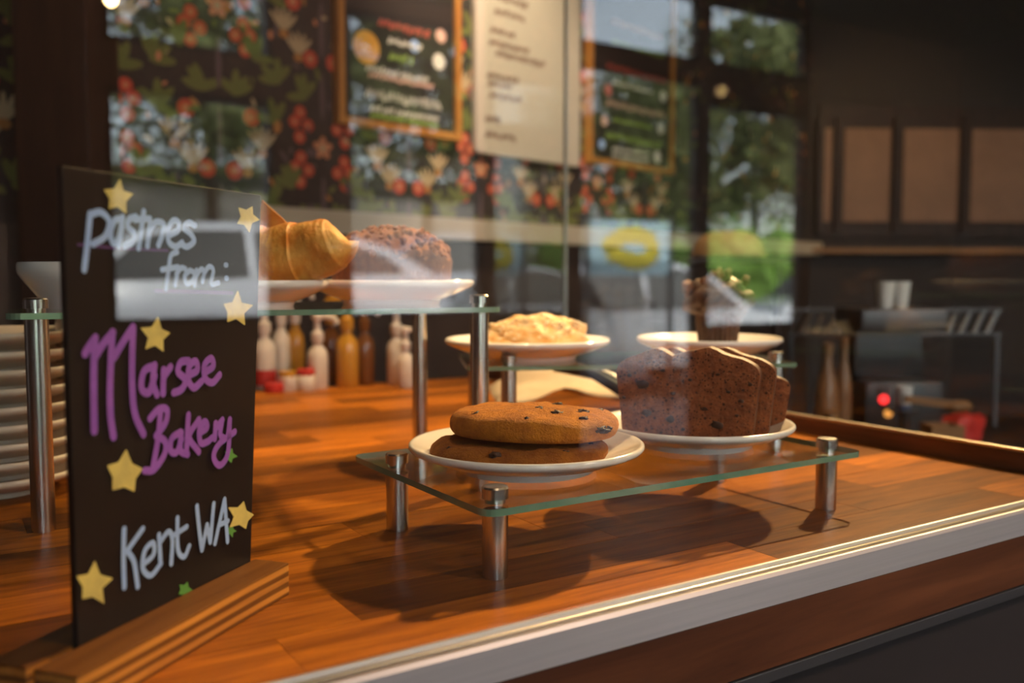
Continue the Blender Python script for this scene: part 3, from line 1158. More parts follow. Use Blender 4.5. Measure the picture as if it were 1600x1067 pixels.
bakery = [[(605, 620), (590, 780), (562, 945)], [(542, 662), (595, 605), (642, 610), (635, 685), (578, 765)], [(580, 765), (632, 800), (628, 875), (565, 965), (510, 972)],
          [(722, 742), (672, 780), (664, 850), (700, 862), (730, 785)], [(728, 745), (722, 850), (765, 875)],
          [(770, 640), (758, 872)], [(832, 668), (775, 770), (832, 860)],
          [(836, 748), (880, 716), (868, 680), (836, 722), (842, 805), (882, 800), (912, 775)],
          [(932, 690), (926, 782)], [(930, 722), (972, 670)],
          [(968, 682), (960, 760), (1000, 772), (1016, 668)], [(1016, 668), (1004, 870), (955, 940), (920, 890), (950, 815), (1045, 740)]]
lettering('outline', None, bakery, (90, 480), 3.812, 8.5, M['chalk_shadow'], -.0003, (1.6, 1.2))
lettering('lettering', 'purple word Bakery', bakery, (90, 480), 3.812, 9.8, M['chalk_purple'], -.0010)
kent = [[(335, 282), (332, 430), (336, 578)], [(430, 280), (350, 392)], [(352, 395), (385, 450), (404, 575)],
        [(432, 462), (484, 412), (482, 352), (440, 392), (430, 482), (470, 518), (522, 458)],
        [(512, 312), (520, 455)], [(520, 345), (560, 295), (580, 335), (574, 458)],
        [(606, 225), (608, 385), (640, 422), (666, 368)], [(588, 312), (652, 270)],
        [(705, 165), (716, 280), (730, 388)], [(730, 388), (756, 260)], [(756, 260), (772, 348)], [(772, 348), (790, 152)],
        [(796, 355), (845, 130)], [(845, 130), (860, 345)], [(815, 262), (862, 240)]]
lettering('lettering', 'pale blue words Kent WA', kent, (90, 740), 3.262, 7.8, M['chalk_blue'])


def star(px, py, r, rot, mat, seed, off=-.0008):
    rs = random.Random(seed)
    pts = []
    for k in range(10):
        a = rot + PI / 5 * k
        rr = r * (rs.uniform(.88, 1.12) if k % 2 == 0 else rs.uniform(.50, .60))
        pts.append((px + rr * .88 * math.cos(a), py - rr * math.sin(a)))
    q = [Vector(sign_pt(*p)) for p in pts]
    ctr = Vector(sign_pt(px, py))
    mb = MB()
    fine = []
    for i in range(10):
        a_, b__, c_ = q[i - 1], q[i], q[(i + 1) % 10]
        if i % 2 == 0:
            fine += [b__.lerp(a_, .22), b__.lerp(a_, .06), b__.lerp(c_, .06), b__.lerp(c_, .22)]
        else:
            fine.append(b__)
    for i in range(len(fine)):
        j = (i + 1) % len(fine)
        mb.poly([(ctr.x, off, ctr.y), (fine[i].x, off, fine[i].y), (fine[j].x, off, fine[j].y)])
    mb.build('painted_star', mat, sign)


for i, (px, py, r_, rot) in enumerate(((183, 308, 27, 1.45), (385, 340, 22, 1.1), (368, 484, 28, 1.5), (242, 525, 28, 1.45), (193, 740, 37, 1.5), (375, 806, 25, 1.35), (144, 912, 35, 1.5))):
    star(px, py, r_, rot, M['chalk_yellow'], i + 20)
for i, (px, py, r_) in enumerate(((358, 712, 13), (288, 921, 14), (360, 829, 10))):
    star(px, py, r_, 1.2, M['chalk_green'], i + 40, -.0005)

# ------------------------------------------------------------------ papered wall: pattern, ledge, boards
wp_mats = [M['wp_red'], M['wp_peach'], M['wp_cream'], M['wp_green'], M['wp_stem'], M['wp_ochre']]


def wallpaper_print():
    mb = MB()
    rs = random.Random(21)
    layer = [0]

    def ell(cx, cz, rx, rz_, rot, mi):
        layer[0] += 1
        y_ = -.0008 - (layer[0] % 900) * .000002
        pts = []
        for k in range(9):
            a = 2 * PI * k / 9
            x_, z_ = rx * math.cos(a), rz_ * math.sin(a)
            pts.append((cx + x_ * math.cos(rot) - z_ * math.sin(rot), y_, cz + x_ * math.sin(rot) + z_ * math.cos(rot)))
        mb.poly(pts, mi)

    motif = []
    # right half of the repeat, in units of the half-width .275 and height .62; mirrored to the left
    for (x_, z_, kind_) in ((.0, .0, 'heart'), (.046, .040, 'berry'), (.046, -.046, 'berry'), (.15, .025, 'tulip'), (.115, -.10, 'tulip'), (.205, -.06, 'peach'), (.19, .10, 'peach'), (.245, .02, 'berry1'),
                            (.095, .115, 'leaf'), (.16, -.17, 'leaf'), (.05, .18, 'tulip'), (.12, .21, 'peach'), (.21, .20, 'tulip'), (.255, .275, 'berry'), (.06, .27, 'berry1'), (.14, .29, 'leaf'),
                            (.03, -.15, 'leaf'), (.08, -.24, 'tulip'), (.16, -.25, 'ochre'), (.235, -.20, 'tulip'), (.255, -.28, 'peach'), (.025, -.29, 'berry1'), (.20, -.12, 'leaf'), (.10, .04, 'leaf'), (.235, .12, 'leaf'),
                            (.04, .095, 'leaf'), (.07, -.08, 'leaf'), (.26, -.10, 'leaf'), (.0, .22, 'stem'), (.0, -.22, 'stem'), (.0, .10, 'stem'), (.0, -.10, 'stem')):
        motif.append((x_, z_, kind_))
    sc0 = wall_st(505, 300)
    TW, TH = .60, .62
    for ix in range(-4, 6):
        for iz in range(-2, 4):
            ox = sc0[0] + ix * TW * .5
            oz = wall_st(505, 232)[1] + iz * TH + (TH / 2 if ix % 2 else 0)
            if ox < s_left + .2 or ox > s_right - .1:
                continue
            for (x_, z_, kd) in motif:
                x_, z_ = x_ * 1.45, z_ * 1.35
                if abs(x_) > .16:
                    continue
                for sg in ((1, -1) if x_ > 0 else (1,)):
                    cx, cz = ox + sg * x_, oz + z_
                    if cz < .30 or cz > ZC - .05 or cx < s_left + .05 or cx > s_right - .02:
                        continue
                    if kd == 'berry':
                        for (dx, dz) in ((-.0203, .0), (.0203, .0058), (.0029, .0319), (.0058, -.0319)):
                            ell(cx + sg * dx, cz + dz, .0181, .0181, 0, 0)
                            ell(cx + sg * dx, cz + dz, .0072, .0072, 0, 1)
                    elif kd == 'berry1':
                        ell(cx, cz, .0232, .0232, 0, 0)
                        ell(cx, cz, .0101, .0101, 0, 1)
                    elif kd == 'heart':
                        for q_ in range(5):
                            a = q_ * 2 * PI / 5 + .3
                            ell(cx + .0174 * math.cos(a), cz + .0174 * math.sin(a), .0145, .0101, a, 1)
                        ell(cx, cz, .0101, .0101, 0, 2)
                    elif kd == 'tulip':
                        for q_ in (-2, -1, 0, 1, 2):
                            a = PI / 2 + q_ * .36
                            ell(cx + .0319 * math.cos(a), cz + .0319 * math.sin(a) - .0116, .0300, .0062, a, 2)
                        ell(cx, cz - .0174, .0145, .0116, 0, 5)
                    elif kd == 'peach':
                        for q_ in range(6):
                            a = q_ * PI / 3
                            ell(cx + .0203 * math.cos(a), cz + .0203 * math.sin(a), .0174, .0130, a, 1)
                        ell(cx, cz, .0116, .0116, 0, 2)
                    elif kd == 'ochre':
                        for q_ in range(6):
                            a = q_ * PI / 3 + .2
                            ell(cx + .0203 * math.cos(a), cz + .0203 * math.sin(a), .0174, .0101, a, 5)
                    elif kd == 'leaf':
                        for q_ in range(4):
                            a = rs.uniform(-.5, .5) + q_ * .8
                            ell(cx + sg * .0203 * math.cos(a), cz + .0261 * math.sin(a), .0348, .0123, a * sg, 3)
                    elif kd == 'stem':
                        ell(cx, cz, .0087, .0653, 0, 4)
    for k in range(1500):
        cx, cz = rs.uniform(s_left + .1, s_right - .05), rs.uniform(.33, ZC - .06)
        mi = rs.choice((3, 3, 3, 4, 4, 1, 5, 2))
        r_ = rs.uniform(.008, .022) * (.6 if mi in (1, 2) else 1)
        ell(cx, cz, r_, r_ * rs.uniform(.35, .7), rs.uniform(0, 3.1), mi)
    o = mb.build('wallpaper_print', wp_mats, wall_back, kind='stuff')
    return o


wallpaper_print()

# wainscot and ledge below the paper
zl0 = wall_st(840, 381)[1]
zl1 = wall_st(840, 352)[1]
b = MB()
b.box((s_left, -.02, ZF), (s_right, 0, zl0 - .005))
w_ = b.build('trim_1', M['wainscot'], kind='structure')
w_.matrix_world = WM
b = MB()
b.box((wall_st(165, 370)[0], -.060, zl0), (s_right + .05, 0, zl1))
w_ = b.build('trim_2', M['ledge'], kind='structure')
w_.matrix_world = WM


def wbox(px0, py0, px1, py1):
    """rectangle on the papered wall from the photo's left, top, right, bottom at mid height"""
    return wall_st(px0, (py0 + py1) / 2)[0], wall_st((px0 + px1) / 2, py1)[1], wall_st(px1, (py0 + py1) / 2)[0], wall_st((px0 + px1) / 2, py0)[1]


def squiggle(mb, x0, x1, z, h, mi, rs, w=.0085, y_=-.0215):
    x_ = x0
    while x_ < x1:
        L = rs.uniform(.03, .07)
        xe = min(x_ + L, x1)
        n_ = max(3, int((xe - x_) / .006))
        pts = [Vector((x_ + (xe - x_) * k / n_, z + h * (.5 if k % 2 else -.5) * rs.uniform(.5, 1))) for k in range(n_ + 1)]
        ribbon(mb, pts, w, 0, y_ - rs.random() * .0004, mi)
        x_ = xe + rs.uniform(.008, .016)


def disc(mb, cx, cz, r_, mi, y_):
    mb.poly([(cx + r_ * math.cos(a), y_, cz + r_ * math.sin(a)) for a in [2 * PI * k / 20 for k in range(20)]], mi)


def menu_board(label, px, zt, wood_w=.022):
    x0, z0, x1, _ = wbox(px[0], px[1], px[2], px[3])
    root = thing('menu_board', label, 'menu board')
    root.matrix_world = WM
    z1 = zt
    p = MB()
    p.box((x0 + .01, -.018, z0 + .01), (x1 - .01, -.002, z1 - .01))
    p.build('board', M['board_black'], root)
    for (lo, hi) in (((x0, z0), (x0 + wood_w, z1)), ((x1 - wood_w, z0), (x1, z1)), ((x0 + wood_w, z0), (x1 - wood_w, z0 + wood_w)), ((x0 + wood_w, z1 - wood_w), (x1 - wood_w, z1))):
        p = MB()
        p.box((lo[0], -.030, lo[1]), (hi[0], -.001, hi[1]))
        p.build('frame_side', M['frame_wood'], root, bevel=.002)
    return root, x0 + wood_w, z0 + wood_w, x1 - wood_w, z1 - wood_w


mats_chalk = [M['chalk_red'], M['chalk_white'], M['chalk_lime'], M['chalk_orange'], M['chalk_pink'], M['chalk_blue']]
rs = random.Random(31)
root, x0, z0, x1, z1 = menu_board('black menu board in a light wood frame with an orange round drawing', (519, 0, 711, 208), 1.38)


def bx(px, py):
    return wall_st(px, py)


mb = MB()
p = bx(566, 76)
disc(mb, p[0], p[1], .046, 3, -.0192)
mb.poly([(p[0] - .044, -.0196, p[1] - .012), (p[0] + .044, -.0196, p[1] - .012), (p[0] + .036, -.0196, p[1] - .030), (p[0] - .036, -.0196, p[1] - .030)], 4)
for (px, py, r_, mi) in ((679, 98, .024, 1), (641, 74, .018, 5), (682, 58, .020, 4)):
    p = bx(px, py)
    disc(mb, p[0], p[1], r_, mi, -.0192)
for (pa, pb, py0, slope, h, mi) in ((585, 662, 40, .16, .022, 0), (602, 636, 92, .1, .022, 2), (600, 650, 68, .1, .015, 1), (566, 660, 112, .12, .016, 1), (570, 668, 122, .12, .012, 4),
                                    (565, 680, 148, .14, .030, 1), (572, 676, 172, .14, .014, 1), (572, 676, 182, .14, .010, 2)):
    a_, c_ = bx(pa, py0), bx(pb, py0 + slope * (pb - pa))
    squiggle(mb, a_[0], c_[0], (a_[1] + c_[1]) / 2, h, mi, rs)
mb.build('chalk_writing', mats_chalk, root, kind='stuff')

root, x0, z0, x1, z1 = menu_board('black menu board in a wood frame right of the cream menu', (912, 0, 1045, 264), 1.42, .020)
mb = MB()
for (px, py, r_, mi) in ((1030, 152, .022, 1), (1026, 202, .022, 1), (1021, 246, .024, 1), (944, 142, .020, 0), (938, 190, .018, 4), (934, 226, .018, 5)):
    p = bx(px, py)
    disc(mb, p[0], p[1], r_, mi, -.0192)
for (pa, pb, py0, slope, h, mi) in ((950, 1030, 42, .15, .020, 4), (950, 1030, 72, .15, .016, 2), (942, 1034, 108, .18, .022, 0), (950, 1012, 134, .12, .014, 1), (942, 1030, 166, .12, .024, 4), (950, 1010, 190, .12, .014, 2),
                                    (940, 1024, 214, .14, .024, 2), (950, 1005, 234, .12, .012, 1), (950, 1005, 244, .12, .012, 1)):
    a_, c_ = bx(pa, py0), bx(pb, py0 + slope * (pb - pa))
    squiggle(mb, a_[0], c_[0], (a_[1] + c_[1]) / 2, h, mi, rs)
mb.build('chalk_writing', mats_chalk, root, kind='stuff')
# cream menu card
x0, z0, x1, _ = wbox(736, 0, 899, 250)
root = thing('menu_card', 'tall cream menu card with faint brown writing', 'menu')
root.matrix_world = WM
p = MB()
p.prism(round_rect(x0, z0, x1, 1.46, .015), .004, .022, mat=Matrix(((1, 0, 0, 0), (0, 0, -1, 0), (0, 1, 0, 0), (0, 0, 0, 1))))
p.build('card', M['menu_cream'], root, bevel=.001)
mb = MB()
for (pa, pb, py0) in ((768, 815, 0), (766, 812, 22), (760, 795, 50), (758, 818, 70), (768, 842, 88), (755, 800, 120), (756, 790, 132), (758, 806, 150), (752, 772, 186), (752, 796, 210)):
    a_, c_ = bx(pa, py0), bx(pb, py0 + .16 * (pb - pa))
    squiggle(mb, a_[0], c_[0], (a_[1] + c_[1]) / 2, .018, 0, rs, .010, -.0226)
mb.build('menu_writing', M['menu_ink'], root, kind='stuff')

# ------------------------------------------------------------------ right wall: panels, ledge
cab = thing('panelled_screen', 'dark wooden screen with tan panels on the right wall', 'wall panel')
cab.matrix_world = RM
zt_, zb_ = right_st(1400, 202)[1], right_st(1400, 347)[1]
edges = ((1256, 1296), (1316, 1387), (1408, 1493), (1514, 1606))
p = MB()
xa, xb = max(.05, right_st(1246, 300)[0] + .01), right_st(1640, 300)[0]
p.box((xa, -.016, zb_ - .075), (xb, -.002, zt_ + .11))
p.build('backing', M['dark_wood'], cab)
for (a_, c_) in edges:
    p = MB()
    p.box((max(right_st(a_, 280)[0], xa + .01), -.024, zb_), (right_st(c_, 280)[0], -.016, zt_))
    p.build('panel', M['tan_panel'], cab, bevel=.002)
stx = [xa] + [right_st(x_, 280)[0] for x_ in (1306, 1397, 1503)]
for x_ in stx:
    p = MB()
    p.box((x_ - .018, -.040, zb_ - .05), (x_ + .018, -.016, zt_ + .05))
    p.build('stile', M['dark_wood'], cab, bevel=.002)
p = MB()
zz = right_st(1400, 392)[1]
p.box((right_st(1196, 392)[0] + .1, -.085, zz - .012), (3.2, -.0, zz + .010))
lo_ = p.build('trim_3', M['ledge_wood'], kind='structure')
lo_.matrix_world = RM

# ------------------------------------------------------------------ dark post added at the left in place of a window frame's reflection
pc = at_depth(112, 300, 1.9)
b = MB()
b.box((-.075, -.075, ZF), (.075, .075, ZC), mat=frame_xy((pc.x, pc.y, 0), RT))
b.build('trim_4', M['dark_wood'], kind='structure', bevel=.006)


# ------------------------------------------------------------------ bottles at the back of the counter
def pump_bottle(label, px, depth, h, r_, body, cap, spout_dir, group='pump bottles at the back of the counter', base=None):
    q = on_z(px, 610)
    p0 = at_depth(px, 600, depth)
    root = thing('pump_bottle', label, 'bottle', (p0.x, p0.y, 0), 0, group)
    p = MB()
    p.lathe([(r_ * .92, 0), (r_, .004), (r_, h * .42), (r_ * .9, h * .50), (r_ * .45, h * .58), (r_ * .42, h * .64)], 24)
    p.build('bottle_body', body, root, smooth=True)
    p = MB()
    p.lathe([(r_ * .55, h * .62), (r_ * .62, h * .66), (r_ * .62, h * .74), (r_ * .34, h * .77), (r_ * .30, h * .90), (r_ * .52, h * .92), (r_ * .55, h * .97), (r_ * .35, h), (0, h)], 20)
    po = p.build('pump', cap, root, smooth=True)
    d = RT * spout_dir
    s = MB()
    s.tube([Vector((0, 0, h * .945)), d * r_ * 1.0 + Vector((0, 0, h * .955)), d * r_ * 1.7 + Vector((0, 0, h * .93)), d * r_ * 2.0 + Vector((0, 0, h * .86))], [r_ * .30, r_ * .28, r_ * .26, r_ * .24], 10)
    s.build('spout', cap, po, smooth=True)
    if base:
        p = MB()
        p.lathe([(r_ * 1.015, .008), (r_ * 1.015, h * .22)], 24)
        p.build('label_band', base, root, smooth=True)
    return root


pump_bottle('white pump bottle with a red label, next to the chalkboard edge', 414, 1.80, .175, .022, M['white_plastic'], M['white_plastic'], 1, base=M['red_label'])
pump_bottle('white pump bottle second from the chalkboard', 440, 1.84, .200, .019, M['white_plastic'], M['white_plastic'], 1)
pump_bottle('amber pump bottle between two white pumps near the chalkboard', 462, 1.86, .205, .019, M['amber'], M['white_plastic'], 1)
pump_bottle('white pump bottle with its spout turned right, under the crumb cake', 497, 1.80, .150, .020, M['white_plastic'], M['white_plastic'], 1)
pump_bottle('dark syrup pump bottle behind the white pumps', 518, 1.88, .200, .021, M['dark_amber'], M['amber'], 1)
pump_bottle('golden syrup bottle left of the tall steel post', 543, 1.83, .185, .023, M['amber'], M['amber'], -1)
pump_bottle('dark syrup bottle right beside the tall steel post', 570, 1.87, .180, .021, M['dark_amber'], M['dark_amber'], 1)
pump_bottle('taller white pump bottle right of the tall steel post', 620, 1.88, .165, .020, M['white_plastic'], M['white_plastic'], -1)
pump_bottle('shorter white pump bottle in front of the taller one, spout right', 634, 1.82, .122, .017, M['white_plastic'], M['white_plastic'], 1)
for (label, px, d_, m_, h_) in (('small red tub by the pump bottles, nearest the chalkboard', 428, 1.74, 'red_label', .018), ('small amber jar between the white pump bottles', 449, 1.76, 'amber', .040), ('small red jar between the white pump bottles', 478, 1.77, 'red_label', .042)):
    q = at_depth(px, 600, d_)
    root = thing('small_jar', label, 'jar', (q.x, q.y, 0), 0, 'small jars by the pump bottles')
    p = MB()
    p.lathe([(.017, 0), (.0185, .003), (.0185, h_ * .7), (.015, h_ * .8)], 20)
    p.build('jar_body', M['white_plastic'] if h_ > .03 else M[m_], root, smooth=True)
    p = MB()
    p.lathe([(.0165, h_ * .66), (.0175, h_ * .72), (.0175, h_ * .96), (.015, h_), (0, h_)], 20)
    p.build('lid', M[m_], root, smooth=True)

# cream paper sheets and dark tongs lying behind the middle riser
pm = frame_xy((.865, 1.165, 0), MU)
p = MB()
nx, ny = 16, 10
def sheet_z(i, j):
    return .020 + .056 * math.sin(i / nx * PI * .9 + .3) * (.45 + .55 * j / ny) + .014 * noise.noise(Vector((i * .25, j * .3, 4)))
for i in range(nx):
    for j in range(ny):
        c4 = []
        for (a_, c_) in ((i, j), (i + 1, j), (i + 1, j + 1), (i, j + 1)):
            c4.append(pm @ Vector(((a_ / nx - .5) * .27, (c_ / ny - .5) * .17, sheet_z(a_, c_))))
        p.poly(c4)
so = p.build('wrapping_paper', M['paper_cream'], None, smooth=True, angle=180, label='crumpled cream paper sheet lying behind the cookies', cat='paper')
sol = so.modifiers.new('thickness', 'SOLIDIFY')
sol.thickness = .0012
tg = thing('serving_tongs', 'dark serving tongs lying across the cream paper', 'tongs')
a_ = at_depth(866, 574, 1.30)
c_ = at_depth(992, 622, 1.25)
for k in (0, 1):
    p = MB()
    e = c_ + Vector((.02 * k, .05 * k, .012 * k))
    m_ = (a_ + e) / 2 + Vector((0, 0, .012))
    p.tube([a_, m_, e], [.006, .008, .010], 8)
    p.build('arm', M['black_plastic'], tg, smooth=True)

# ------------------------------------------------------------------ back bar on the right
ZB = -.20
bo = at_depth(1262, 600, 1.72)
b = MB()
b.box((-.15, 0, ZF), (1.35, 1.05, ZB))
bar = b.build('back_bar', M['dark_wall'], None, label='dark back bar counter standing behind the side glass', cat='counter', bevel=.004)
bar.matrix_world = frame_xy((bo.x, bo.y, 0), RT)


def bar_pt(px, depth):
    q_ = at_depth(px, 600, depth)
    return (q_.x, q_.y, ZB)


# coffee grinder / machine with indicator lamps
d_ = 2.25
q = bar_pt(1398, d_)
mach = thing('coffee_machine', 'black coffee machine with a red and an amber lamp', 'coffee machine')
mach.matrix_world = frame_xy(q, RT)
b = MB()
b.box((-.095, -.06, 0), (.095, .14, .17))
b.build('body', M['black_plastic'], mach, bevel=.012, smooth=True)
b = MB()
b.box((-.085, .04, .16), (.085, .14, .30))
b.build('back_column', M['black_plastic'], mach, bevel=.01, smooth=True)
b = MB()
b.box((-.105, -.05, .29), (.105, .14, .345))
b.build('top_housing', M['dark_steel'], mach, bevel=.01, smooth=True)


def mach_local(px, py):
    w_ = on_plane(px, py, Vector(q) + Vector((FW.x, FW.y, 0)).normalized() * -.062, Vector((FW.x, FW.y, 0)).normalized())
    return mach.matrix_world.inverted() @ w_


for (px, py, r_, m_) in ((1381, 624, .011, 'red_light'), (1388, 646, .010, 'amber_light')):
    l_ = mach_local(px, py)
    b = MB()
    b.lathe([(0, -.002), (r_, -.002), (r_, .003), (r_ * .6, .005), (0, .0055)], 16, mat=Matrix.Translation((l_.x, -.0605, l_.z)) @ Matrix.Rotation(PI / 2, 4, 'X'))
    b.build('indicator_lamp', M[m_], mach, smooth=True)


def cup(label, px, py_base, depth, r_, h_, m_, band=None):
    p0 = at_depth(px, py_base, depth)
    o = thing('cup', label, 'cup', p0, 0, 'cups at the coffee machine')
    p = MB()
    p.lathe([(0, 0), (r_ * .7, 0), (r_ * .8, h_ * .2), (r_, h_), (r_ * .93, h_), (r_ * .72, h_ * .2), (0, h_ * .12)], 24)
    p.build('cup_body', M[m_], o, smooth=True)
    if band:
        p = MB()
        p.lathe([(r_ * .80, h_ * .02), (r_ * .84, h_ * .22)], 24)
        p.build('foot_band', M[band], o, smooth=True)
    return o


zt_m = ZB + .345
for (lab, px, m_, dd) in (('white cup on the coffee machine, left of the pair', 1381, 'white_cup', 2.23), ('white cup on the coffee machine, right of the pair', 1405, 'white_cup', 2.25)):
    p0 = at_depth(px, 550, dd)
    o = cup(lab, px, 550, dd, .022, .065, m_)
    o.location.z = zt_m
o = cup('white cup with a blue foot standing in front of the coffee machine', 1412, 640, 2.10, .019, .055, 'white_cup', 'blue_glaze')
# a low tray stand carries that cup
p0 = o.location.copy()
ts = thing('drip_stand', 'black drip stand under the blue-footed cup', 'stand')
b = MB()
b.lathe([(.050, ZB), (.050, ZB + .006), (.012, ZB + .010), (.012, p0.z - .006), (.032, p0.z - .005), (.032, p0.z - .0005), (0, p0.z - .0005)], 24, mat=Matrix.Translation((p0.x, p0.y, 0)))
b.build('stand_body', M['black_plastic'], ts, smooth=True)

for i, (lab, px, dd, h_, m_, r_) in enumerate((('brown bottle nearest the middle riser on the back bar', 1292, 2.10, .27, 'copper', .026), ('tan bottle between the brown bottle and the coffee machine', 1318, 2.16, .28, 'copper', .019),
                                               ('amber jar at the left of the back bar', 1300, 1.98, .13, 'amber', .036), ('copper jug behind the coffee machine', 1362, 2.64, .33, 'copper', .034))):
    q = bar_pt(px, dd)
    o = thing('bottle', lab, 'bottle', q, 0, 'bottles on the back bar')
    p = MB()
    p.lathe([(r_ * .95, 0), (r_, .006), (r_, h_ * .55), (r_ * .82, h_ * .68), (r_ * .42, h_ * .80), (r_ * .40, h_ * .92)], 24)
    p.build('bottle_body', M[m_], o, smooth=True)
    p = MB()
    p.lathe([(r_ * .46, h_ * .90), (r_ * .48, h_ * .92), (r_ * .48, h_ * .99), (r_ * .3, h_), (0, h_)], 20)
    p.build('stopper', M['copper'], o, smooth=True)
# metal strip above the machine with slanted bars
q = at_depth(1398, 503, 2.55)
st = thing('cup_rack', 'dark metal rack with slanted bars above the coffee machine', 'rack')
st.matrix_world = frame_xy((q.x, q.y, q.z), RT)
for zz in (-.034, .034):
    p = MB()
    p.box((-.30, -.006, zz - .004), (.30, .006, zz + .004))
    p.build('rail', M['dark_steel'], st, bevel=.001)
for k in range(16):
    p = MB()
    x_ = -.28 + k * .037
    p.tube([(x_ - .014, 0, -.032), (x_ + .014, 0, .032)], .0065, 8)
    p.build('slanted_bar', M['steel'], st, smooth=True)
for x_ in (-.29, .29):
    p = MB()
    p.box((x_ - .006, -.004, ZB - q.z), (x_ + .006, .008, -.03))
    p.build('rack_leg', M['dark_steel'], st, bevel=.001)
# small wooden box with red cloth at the right
q = bar_pt(1474, 1.95)
o = thing('wooden_box', 'small wooden box at the right of the back bar', 'box')
o.matrix_world = frame_xy(q, RT)
for (lo, hi) in (((-.035, -.03, 0), (.035, .03, .006)), ((-.035, -.03, .006), (.035, -.024, .105)), ((-.035, .024, .006), (.035, .03, .105)), ((-.035, -.024, .006), (-.029, .024, .105)), ((.029, -.024, .006), (.035, .024, .105))):
    p = MB()
    p.box(lo, hi)
    p.build('box_side', M['ledge_wood'], o, bevel=.001)
q = bar_pt(1503, 2.3)
p = MB()
p.blob((0, 0, .03), (.070, .045, .050), 3, .5, 2.2, seed=4, flat_below=0)
o = p.build('folded_cloth', M['red_label'], None, smooth=True, angle=180, label='red folded cloth at the right end of the back bar', cat='cloth')
o.location = (q[0], q[1], ZB)
# wooden scoop on a hook bar
q = at_depth(1466, 628, 1.98)
o = thing('wooden_paddle', 'light wooden paddle leaning over the wooden box', 'paddle')
o.matrix_world = frame_xy((q.x, q.y, q.z), RT)
p = MB()
p.box((-.075, -.006, -.010), (.03, .006, .006), mat=Matrix.Rotation(.12, 4, 'Y'))
p.build('handle', M['ledge_wood'], o, bevel=.002)
p = MB()
p.blob((.045, 0, -.010), (.032, .012, .014), 2, .1)
p.build('blade', M['ledge_wood'], o, smooth=True)

# tan wicker basket on the ledge
q = WM @ Vector((wall_st(1138, 400)[0] - .1, -.2, 0))
q = at_depth(1138, 398, 2.55)
bk = thing('wicker_basket', 'upturned tan wicker basket behind the dark muffin', 'basket', q)
p = MB()
p.lathe([(.098, -.004), (.100, .004), (.092, .030), (.074, .052), (.045, .064), (.0, .068)], 40, fn=lambda v: v * (1 + .012 * math.sin(v.z * 900)))
p.build('basket_weave', M['wicker'], bk, smooth=True)
p = MB()
p.lathe([(.097, -.006), (.105, -.004), (.105, .004), (.099, .006)], 40)
p.build('rim', M['wicker'], bk, smooth=True)
# shelf stand under it
p = MB()
mt = frame_xy((q.x, q.y, 0), RT)
stand = thing('shelf_stand', 'dark stand carrying the wicker basket', 'stand')
p.box((-.16, -.10, q.z - .028), (.16, .10, q.z - .0065), mat=mt)
p.build('shelf_board', M['dark_wood'], stand, bevel=.002)
for sx in (-.14, .14):
    p = MB()
    p.box((sx - .012, -.02, ZB), (sx + .012, .02, q.z - .028), mat=mt)
    p.build('leg', M['dark_wood'], stand, bevel=.002)

# pendant lamp whose bulb just touches the top of the picture
q = at_depth(173, -4, 1.62)
pd = thing('pendant_lamp', 'small pendant lamp with a bare warm bulb at the top left', 'lamp', q)
p = MB()
p.blob((0, 0, 0), (.013, .013, .017), 3, 0)
p.build('bulb', M['bulb'], pd, smooth=True)
p = MB()
p.lathe([(.008, .013), (.010, .016), (.010, .045), (.003, .05)], 16)
p.build('socket', M['black_plastic'], pd, smooth=True)
p = MB()
p.tube([(0, 0, .048), (0, 0, ZC - q.z)], .003, 8)
p.build('cord', M['black_plastic'], pd)

# ------------------------------------------------------------------ the street outside, seen only as reflections in the pane
M['asphalt'] = plain('grey_asphalt', (.16, .16, .17), rough=.85, c2=(.11, .11, .12), scale=3)
M['grass'] = plain('lawn_green', (.16, .30, .05), rough=.9, c2=(.10, .22, .035), scale=2)
M['leaf'] = plain('tree_foliage', (.075, .095, .025), rough=.8, c2=(.13, .15, .04), scale=5)
M['leaf_bright'] = plain('sunlit_shrub_foliage', (.20, .36, .05), rough=.8, c2=(.12, .24, .03), scale=5)
M['bark'] = plain('tree_bark', (.07, .045, .03), rough=.9, c2=(.04, .03, .02), scale=9, bump=.5)
M['car_white'] = plain('white_car_paint', (.56, .58, .63), rough=.2, coat=.8)
M['car_silver'] = plain('silver_blue_car_paint', (.20, .24, .31), rough=.25, coat=.8)
M['car_glass'] = plain('dark_car_glass', (.03, .035, .035), rough=.08)
M['tyre'] = plain('black_tyre_rubber', (.02, .02, .02), rough=.8)
M['hub'] = plain('alloy_wheel', (.5, .5, .52), rough=.3, metal=.8)
M['banner_blue'] = plain('pale_blue_banner_cloth', (.55, .80, .92), rough=.7)
M['banner_yellow'] = plain('yellow_banner_print', (.80, .66, .05), rough=.7)
M['render_pale'] = plain('pale_house_wall', (.34, .31, .30), rough=.8)
ZS = -1.05
b = MB()
b.box((-30, -60, ZS - .1), (60, YW - .09, ZS))
b.build('street_ground', M['asphalt'], kind='structure')
b = MB()
b.box((-30, -60, ZS), (60, -15.5, ZS + .06))
b.build('lawn_ground', M['grass'], kind='structure')


